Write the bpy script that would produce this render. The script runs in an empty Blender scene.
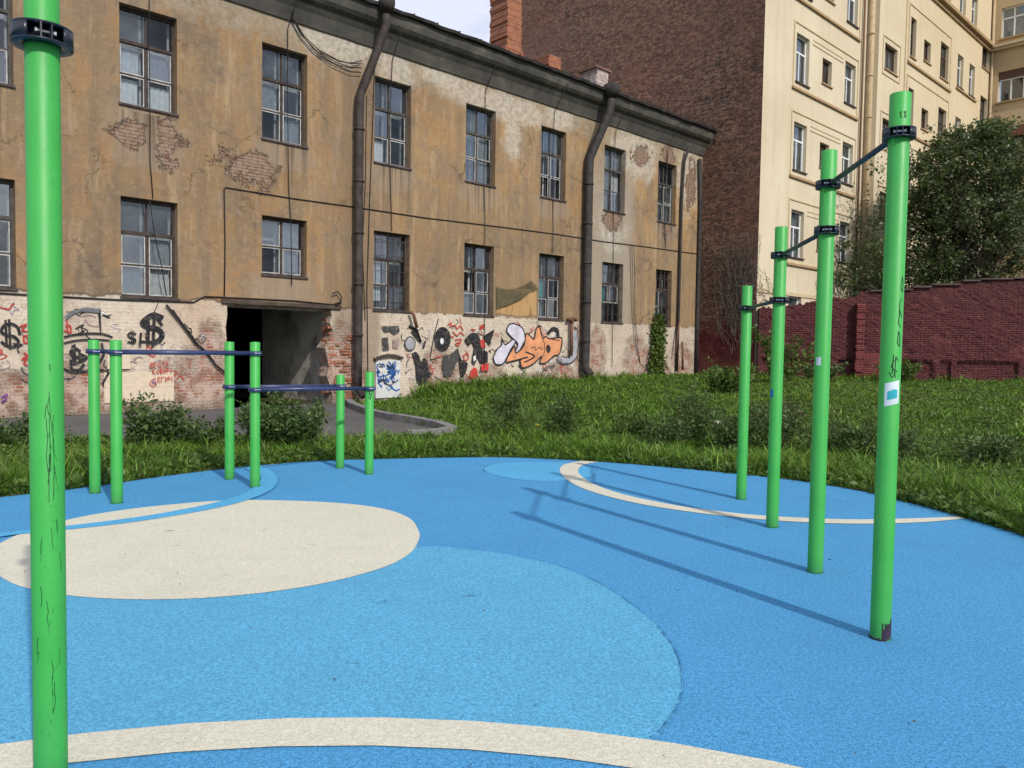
import bpy, math, random
import numpy as np
from mathutils import Vector, Matrix
from mathutils.geometry import tessellate_polygon
random.seed(7); rng = np.random.default_rng(7)
scn = bpy.context.scene
COL = scn.collection
PI = math.pi

# ------------------------------------------------------------------ world, camera, sun
SUN_EL = math.radians(38.5)
SUN_DIR = Vector((0.54*math.cos(SUN_EL), -0.8417*math.cos(SUN_EL), math.sin(SUN_EL)))   # towards the sun
w = bpy.data.worlds.new("World"); scn.world = w; w.use_nodes = True
nt = w.node_tree; bg = nt.nodes['Background']
sky = nt.nodes.new('ShaderNodeTexSky'); sky.sky_type = 'NISHITA'; sky.sun_disc = False
sky.sun_elevation = SUN_EL; sky.sun_rotation = math.atan2(SUN_DIR.x, SUN_DIR.y)
sky.air_density = 1.0; sky.dust_density = 1.5
tc = nt.nodes.new('ShaderNodeTexCoord'); mp = nt.nodes.new('ShaderNodeMapping'); mp.inputs['Scale'].default_value = (1, 1, 2.2)
nz = nt.nodes.new('ShaderNodeTexNoise'); nz.inputs['Scale'].default_value = 2.4; nz.inputs['Detail'].default_value = 7; nz.inputs['Roughness'].default_value = .58
rp = nt.nodes.new('ShaderNodeValToRGB'); rp.color_ramp.elements[0].position = .40; rp.color_ramp.elements[1].position = .58
rp.color_ramp.elements[0].color = (.12, .12, .12, 1); rp.color_ramp.elements[1].color = (.95, .95, .95, 1)
mx = nt.nodes.new('ShaderNodeMix'); mx.data_type = 'RGBA'
L = nt.links.new
L(tc.outputs['Generated'], mp.inputs['Vector']); L(mp.outputs[0], nz.inputs['Vector']); L(nz.outputs['Fac'], rp.inputs['Fac'])
L(rp.outputs['Color'], mx.inputs[0]); L(sky.outputs[0], mx.inputs[6]); mx.inputs[7].default_value = (5.6, 5.9, 7.0, 1)
L(mx.outputs[2], bg.inputs['Color']); bg.inputs['Strength'].default_value = 0.15

ld = bpy.data.lights.new('sun', 'SUN'); ld.energy = 3.3; ld.angle = math.radians(.9); ld.color = (1, .94, .85)
lo = bpy.data.objects.new('sun', ld); COL.objects.link(lo); lo.location = (0, 0, 40)
lo.rotation_euler = SUN_DIR.to_track_quat('Z', 'Y').to_euler()

cd = bpy.data.cameras.new('camera'); cam = bpy.data.objects.new('camera', cd); COL.objects.link(cam); scn.camera = cam
cd.sensor_width = 36; cd.lens = 772/1024*36; cd.clip_start = .05; cd.clip_end = 2000
pt, rl, AZ = .04575, .0155, .8130
c_, s_ = math.cos(pt), math.sin(pt)
Bm = Matrix(((1, 0, 0), (0, -s_, -c_), (0, c_, -s_)))
Mr = Matrix(((math.cos(rl), -math.sin(rl), 0), (math.sin(rl), math.cos(rl), 0), (0, 0, 1))) @ Bm
rot = Matrix((Mr[0], -Mr[1], -Mr[2])).transposed()
cam.matrix_world = Matrix.Translation((0, 0, 1.5)) @ rot.to_4x4()
scn.view_settings.view_transform = 'Standard'; scn.view_settings.look = 'None'
scn.view_settings.exposure = 0.0; scn.view_settings.gamma = 1.0

# ------------------------------------------------------------------ node helper
class NT:
    def __init__(s, name, rough=.8, spec=.3):
        s.m = bpy.data.materials.new(name); s.m.use_nodes = True
        s.t = s.m.node_tree; s.b = s.t.nodes['Principled BSDF']
        s.b.inputs['Roughness'].default_value = rough; s.b.inputs['Specular IOR Level'].default_value = spec
        s._oc = None
    def n(s, typ, **kw):
        x = s.t.nodes.new(typ)
        for k, v in kw.items(): setattr(x, k, v)
        return x
    def put(s, inp, v):
        if isinstance(v, bpy.types.NodeSocket): s.t.links.new(v, inp)
        elif isinstance(v, (tuple, list)): inp.default_value = tuple(v)+((1,) if len(v) == 3 and inp.type == 'RGBA' else ())
        else: inp.default_value = v
    def oc(s):
        if s._oc is None: s._oc = s.n('ShaderNodeTexCoord').outputs['Object']
        return s._oc
    def xyz(s):
        q = s.n('ShaderNodeSeparateXYZ'); s.put(q.inputs[0], s.oc()); return q.outputs[0], q.outputs[1], q.outputs[2]
    def comb(s, x, y, z):
        q = s.n('ShaderNodeCombineXYZ'); s.put(q.inputs[0], x); s.put(q.inputs[1], y); s.put(q.inputs[2], z); return q.outputs[0]
    def ma(s, op, a, b=0, c=None, clamp=False):
        q = s.n('ShaderNodeMath', operation=op); q.use_clamp = clamp
        s.put(q.inputs[0], a); s.put(q.inputs[1], b)
        if c is not None: s.put(q.inputs[2], c)
        return q.outputs[0]
    def noise(s, sc, det=4, ro=.55, vec=None, stretch=None, dist=0):
        q = s.n('ShaderNodeTexNoise'); q.inputs['Scale'].default_value = sc; q.inputs['Detail'].default_value = det
        q.inputs['Roughness'].default_value = ro; q.inputs['Distortion'].default_value = dist
        v = vec or s.oc()
        if stretch:
            mp = s.n('ShaderNodeMapping'); mp.inputs['Scale'].default_value = stretch; s.put(mp.inputs[0], v); v = mp.outputs[0]
        s.put(q.inputs['Vector'], v); return q.outputs['Fac']
    def ss(s, v, a, b):          # linear step a..b -> 0..1 clamped
        q = s.n('ShaderNodeMapRange'); q.clamp = True
        s.put(q.inputs[0], v); q.inputs[1].default_value = a; q.inputs[2].default_value = b; return q.outputs[0]
    def mix(s, f, a, b, mode='MIX'):
        q = s.n('ShaderNodeMix'); q.data_type = 'RGBA'; q.blend_type = mode
        s.put(q.inputs[0], f); s.put(q.inputs[6], a); s.put(q.inputs[7], b); return q.outputs[2]
    def ramp(s, v, pts):
        q = s.n('ShaderNodeValToRGB'); e = q.color_ramp.elements
        while len(e) < len(pts): e.new(.5)
        for el, (p, c) in zip(e, pts): el.position = p; el.color = tuple(c)+(1,)
        s.put(q.inputs[0], v); return q.outputs[0]
    def brick(s, vec, w_=.26, h=.077, mortar=.012, c1=(.3, .1, .06), c2=(.2, .07, .05), cm=(.3, .27, .24), sc=1.0):
        q = s.n('ShaderNodeTexBrick'); q.inputs['Scale'].default_value = sc
        q.inputs['Brick Width'].default_value = w_; q.inputs['Row Height'].default_value = h
        q.inputs['Mortar Size'].default_value = mortar; q.inputs['Mortar Smooth'].default_value = .2; q.inputs['Bias'].default_value = 0
        s.put(q.inputs['Vector'], vec); s.put(q.inputs['Color1'], c1); s.put(q.inputs['Color2'], c2); s.put(q.inputs['Mortar'], cm)
        return q.outputs['Color'], q.outputs['Fac']
    def bump(s, h, st=.3, d=.02, prev=None):
        q = s.n('ShaderNodeBump'); q.inputs['Strength'].default_value = st; q.inputs['Distance'].default_value = d
        s.put(q.inputs['Height'], h)
        if prev is not None: s.put(q.inputs['Normal'], prev)
        return q.outputs[0]
    def out(s, col=None, nrm=None, rough=None):
        if col is not None: s.put(s.b.inputs['Base Color'], col)
        if nrm is not None: s.put(s.b.inputs['Normal'], nrm)
        if rough is not None: s.put(s.b.inputs['Roughness'], rough)
        return s.m

def plain(name, col, rough=.7, var=.12, sc=9, metal=0, spec=.3, bump=0, coat=0):
    t = NT(name, rough, spec); t.b.inputs['Metallic'].default_value = metal; t.b.inputs['Coat Weight'].default_value = coat
    f = t.noise(sc, 5)
    lo_ = tuple(c*(1-var) for c in col); hi = tuple(min(1, c*(1+var)) for c in col)
    cc = t.ramp(f, [(.3, lo_), (.7, hi)])
    return t.out(cc, t.bump(t.noise(sc*6, 3), bump, .01) if bump else None)

# ------------------------------------------------------------------ mesh helper
class MB:
    def __init__(s): s.v = []; s.f = []; s.mi = []; s.cur = 0; s.sm = []
    def face(s, pts, sm=False):
        i = len(s.v); s.v += [tuple(p) for p in pts]; s.f.append(tuple(range(i, i+len(pts)))); s.mi.append(s.cur); s.sm.append(sm); return s
    def box(s, x0, x1, y0, y1, z0, z1):
        i = len(s.v); s.v += [(x, y, z) for z in (z0, z1) for y in (y0, y1) for x in (x0, x1)]
        for f in ((0, 2, 3, 1), (4, 5, 7, 6), (0, 1, 5, 4), (2, 6, 7, 3), (0, 4, 6, 2), (1, 3, 7, 5)):
            s.f.append(tuple(i+k for k in f)); s.mi.append(s.cur); s.sm.append(False)
        return s
    def tube(s, pts, r, n=8, cap=True, sm=True):
        pts = [Vector(p) for p in pts]; rs = r if isinstance(r, (list, tuple)) else [r]*len(pts)
        base = len(s.v); up = None
        for k, p in enumerate(pts):
            d = (pts[min(k+1, len(pts)-1)]-pts[max(k-1, 0)])
            if d.length < 1e-9: d = Vector((0, 0, 1))
            d.normalize()
            if up is None: up = d.orthogonal().normalized()
            else:
                up = up-d*up.dot(d)
                up = up.normalized() if up.length > 1e-6 else d.orthogonal().normalized()
            b = d.cross(up)
            for j in range(n):
                a = 2*PI*j/n; s.v.append(tuple(p+(up*math.cos(a)+b*math.sin(a))*rs[k]))
        for k in range(len(pts)-1):
            for j in range(n):
                a = base+k*n+j; b2 = base+k*n+(j+1) % n
                s.f.append((a, b2, b2+n, a+n)); s.mi.append(s.cur); s.sm.append(sm)
        if cap:
            s.f.append(tuple(base+j for j in reversed(range(n)))); s.mi.append(s.cur); s.sm.append(False)
            e = base+(len(pts)-1)*n; s.f.append(tuple(e+j for j in range(n))); s.mi.append(s.cur); s.sm.append(False)
        return s
    def lathe(s, prof, n=32, a0=0, a1=2*PI, closed=True, sm=True, c=(0, 0, 0)):
        # prof: list of (r,z)
        base = len(s.v); m = len(prof); full = abs(a1-a0-2*PI) < 1e-6; cols = n if full else n+1
        for j in range(cols):
            a = a0+(a1-a0)*j/n
            for r, z in prof: s.v.append((c[0]+r*math.cos(a), c[1]+r*math.sin(a), c[2]+z))
        for j in range(n):
            j2 = (j+1) % cols
            for k in range(m if closed else m-1):
                k2 = (k+1) % m
                s.f.append((base+j*m+k, base+j2*m+k, base+j2*m+k2, base+j*m+k2)); s.mi.append(s.cur); s.sm.append(sm)
        if not full and closed:
            s.f.append(tuple(base+k for k in range(m))); s.f.append(tuple(base+n*m+k for k in reversed(range(m)))); s.mi += [s.cur]*2; s.sm += [False]*2
        return s
    def loops(s, outer, holes, fn):
        L3 = [[Vector((p[0], p[1], 0)) for p in lp] for lp in [outer]+holes]
        flat = [p for lp in L3 for p in lp]; i = len(s.v)
        s.v += [fn(p.x, p.y) for p in flat]
        for t in tessellate_polygon(L3): s.f.append(tuple(i+k for k in t)); s.mi.append(s.cur); s.sm.append(False)
        return s
    def build(s, name, mats, parent=None, off=(0, 0, 0), label=None):
        me = bpy.data.meshes.new(name)
        vv = [(a-off[0], b-off[1], c-off[2]) for a, b, c in s.v]
        me.from_pydata(vv, [], s.f)
        if not isinstance(mats, (list, tuple)): mats = [mats]
        for m in mats: me.materials.append(m)
        me.polygons.foreach_set('material_index', s.mi); me.polygons.foreach_set('use_smooth', s.sm); me.update()
        o = bpy.data.objects.new(name, me); COL.objects.link(o)
        if parent: o.parent = parent
        if label: o['label'] = label
        return o

def empty(name, loc, rz=0, label=None, cat=None, group=None):
    o = bpy.data.objects.new(name, None); COL.objects.link(o); o.location = loc; o.rotation_euler = (0, 0, rz); o.empty_display_size = .3
    tag(o, label, cat, group); return o
def tag(o, label=None, cat=None, group=None, kind=None):
    for k, v in (('label', label), ('category', cat), ('group', group), ('kind', kind)):
        if v: o[k] = v
    return o

# building frame: s along the old facade, y into it
D2 = (math.sin(AZ), math.cos(AZ)); E2 = (-math.cos(AZ), math.sin(AZ)); RZ = PI/2-AZ
def W(s, y, z=0): return Vector((s*D2[0]+y*E2[0], s*D2[1]+y*E2[1], z))
def toS(x, y): return x*D2[0]+y*D2[1], x*E2[0]+y*E2[1]

# ------------------------------------------------------------------ ground data
PAD = [(-0.832, 10.5), (-0.15, 10.6), (0.45, 10.52), (0.95, 10.4), (1.712, 10.1), (2.4, 9.72), (3.033, 9.31), (3.44, 8.98), (3.80, 8.5), (4.03, 7.9), (4.21, 7.167), (4.33, 6.3), (4.4, 5.2), (4.3, 3.5), (4.1, 1), (3.2, -2), (0, -4), (-4, -3.4), (-6.2, -.5), (-6.9, 3), (-6.3, 5.6), (-5.5, 6.75), (-4.902, 7.357), (-4.35, 7.98), (-3.85, 8.76), (-3.191, 9.5), (-2.378, 10.07), (-1.485, 10.33)]
BEIGE = [(-0.706, 5.951), (-0.754, 6.28), (-0.895, 6.72), (-1.21, 7.1), (-1.727, 7.32), (-2.404, 7.38), (-2.769, 7.32), (-3.159, 7.1), (-3.5, 6.8), (-3.72, 6.42), (-3.8, 5.982), (-3.74, 5.557), (-3.553, 5.18), (-3.235, 4.843), (-2.889, 4.6), (-2.39, 4.452), (-1.816, 4.479), (-1.287, 4.71), (-0.9, 5.1), (-0.73, 5.5)]
RING = [(-3.119, 9.45), (-2.889, 9.2), (-2.626, 8.659), (-2.489, 8.103), (-2.465, 7.7), (-2.538, 7.3), (-2.7, 6.93), (-3.0, 6.52), (-3.279, 6.25), (-3.532, 6.07), (-3.755, 5.93), (-3.879, 5.814), (-4.05, 5.6), (-4.2, 5.69), (-3.99, 5.92), (-3.815, 6.05), (-3.609, 6.2), (-3.362, 6.40), (-3.082, 6.70), (-2.79, 7.2), (-2.677, 7.75), (-2.74, 8.387), (-2.9, 8.83), (-3.2, 9.25)]
LIGHT = [(-0.68, 5.74), (-0.369, 5.701), (-0.069, 5.59), (0.33, 5.289), (0.585, 4.891), (0.74, 4.457), (0.817, 4.09), (0.84, 3.77), (0.80, 3.45), (0.73, 3.212), (0.65, 3.05), (0.54, 2.9), (.3, 2.8), (-0.026, 2.85), (-0.824, 2.98), (-1.563, 2.87), (-2.3, 2.6), (-3.6, 2.2), (-5.0, 3.2), (-4.4, 4.558), (-2.148, 5.3)]
SMALL = [(-0.269, 9.863), (0.123, 10.17), (0.662, 10.2), (1.03, 9.831), (1.033, 9.292), (0.801, 8.869), (0.392, 8.72), (-0.006, 8.863), (-0.308, 9.33)]
CRES_O = [(0.95, 10.36), (0.68, 9.95), (0.605, 9.3), (0.716, 8.505), (0.95, 7.936), (1.30, 7.46), (1.767, 7.10), (2.32, 6.85), (2.985, 6.75), (3.665, 6.85), (4.2, 7.05)]
CRES_I = [(4.17, 7.13), (3.766, 7.029), (3.074, 6.93), (2.35, 7.03), (1.812, 7.29), (1.45, 7.62), (1.12, 8.08), (0.90, 8.7), (0.828, 9.4), (0.93, 9.95), (1.17, 10.3)]
DRIVE = [(-1.12, 13.6), (-1.4, 14.3), (-1.85, 15.0), (-2.45, 15.8), (-3.15, 16.9), (-4.0, 18.9), (-4.45, 20.6), (-12.37+.0, 12.36), (-19.6, 5.5), (-30, -5), (-26, -8), (-14, 3), (-9.6, 9.2), (-7.7, 11.0), (-6.6, 11.75), (-5.2, 12.1), (-3.35, 12.2), (-2.5, 12.2), (-1.8, 12.6), (-1.2, 13.2)]

def spline(pts, k=8, closed=True):
    n = len(pts); out = []
    rngk = range(n) if closed else range(n-1)
    for i in rngk:
        g = (lambda j: pts[j % n]) if closed else (lambda j: pts[min(max(j, 0), n-1)])
        p0, p1, p2, p3 = g(i-1), g(i), g(i+1), g(i+2)
        for t in range(k):
            u = t/k
            out.append(tuple(.5*((2*b)+(-a+c)*u+(2*a-5*b+4*c-d)*u*u+(-a+3*b-3*c+d)*u**3) for a, b, c, d in zip(p0, p1, p2, p3)))
    if not closed: out.append(tuple(pts[-1]))
    return out
PADs = spline(PAD); DRs = DRIVE

def inpoly(px, py, poly):
    px = np.asarray(px, float); py = np.asarray(py, float); ins = np.zeros(px.shape, bool); n = len(poly)
    for i in range(n):
        x1, y1 = poly[i]; x2, y2 = poly[(i+1) % n]
        if y1 == y2: continue
        c = ((y1 > py) != (y2 > py)) & (px < (x2-x1)*(py-y1)/(y2-y1)+x1)
        ins ^= c
    return ins
def sst(v, a, b):
    t = np.clip((np.asarray(v, float)-a)/(b-a), 0, 1); return t*t*(3-2*t)
def edgedist(px, py, poly):
    d = np.full(np.shape(px), 1e9); P = np.stack([px, py], -1).astype(float)
    for i in range(len(poly)):
        a = np.array(poly[i]); b = np.array(poly[(i+1) % len(poly)]); ab = b-a
        L2 = (ab**2).sum()
        if L2 < 1e-12: continue
        t = np.clip(((P-a)@ab)/L2, 0, 1)
        d = np.minimum(d, np.hypot(*(P-(a+t[..., None]*ab)).transpose(-1, *range(P.ndim-1))))
    return d
def gz(x, y):
    s = np.asarray(x)*D2[0]+np.asarray(y)*D2[1]
    z = .40*sst(y, 12, 23)*sst(s, 11.6, 15.5)+.16*sst(y, 20, 29)*sst(s, 18, 27)
    bumps = .03*np.sin(np.asarray(x)*1.7+np.asarray(y)*.6)+.025*np.sin(np.asarray(y)*1.3-np.asarray(x)*.8)
    return z-.03+bumps*sst(y, 11.5, 14)*sst(s, 9.9, 12)
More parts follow.
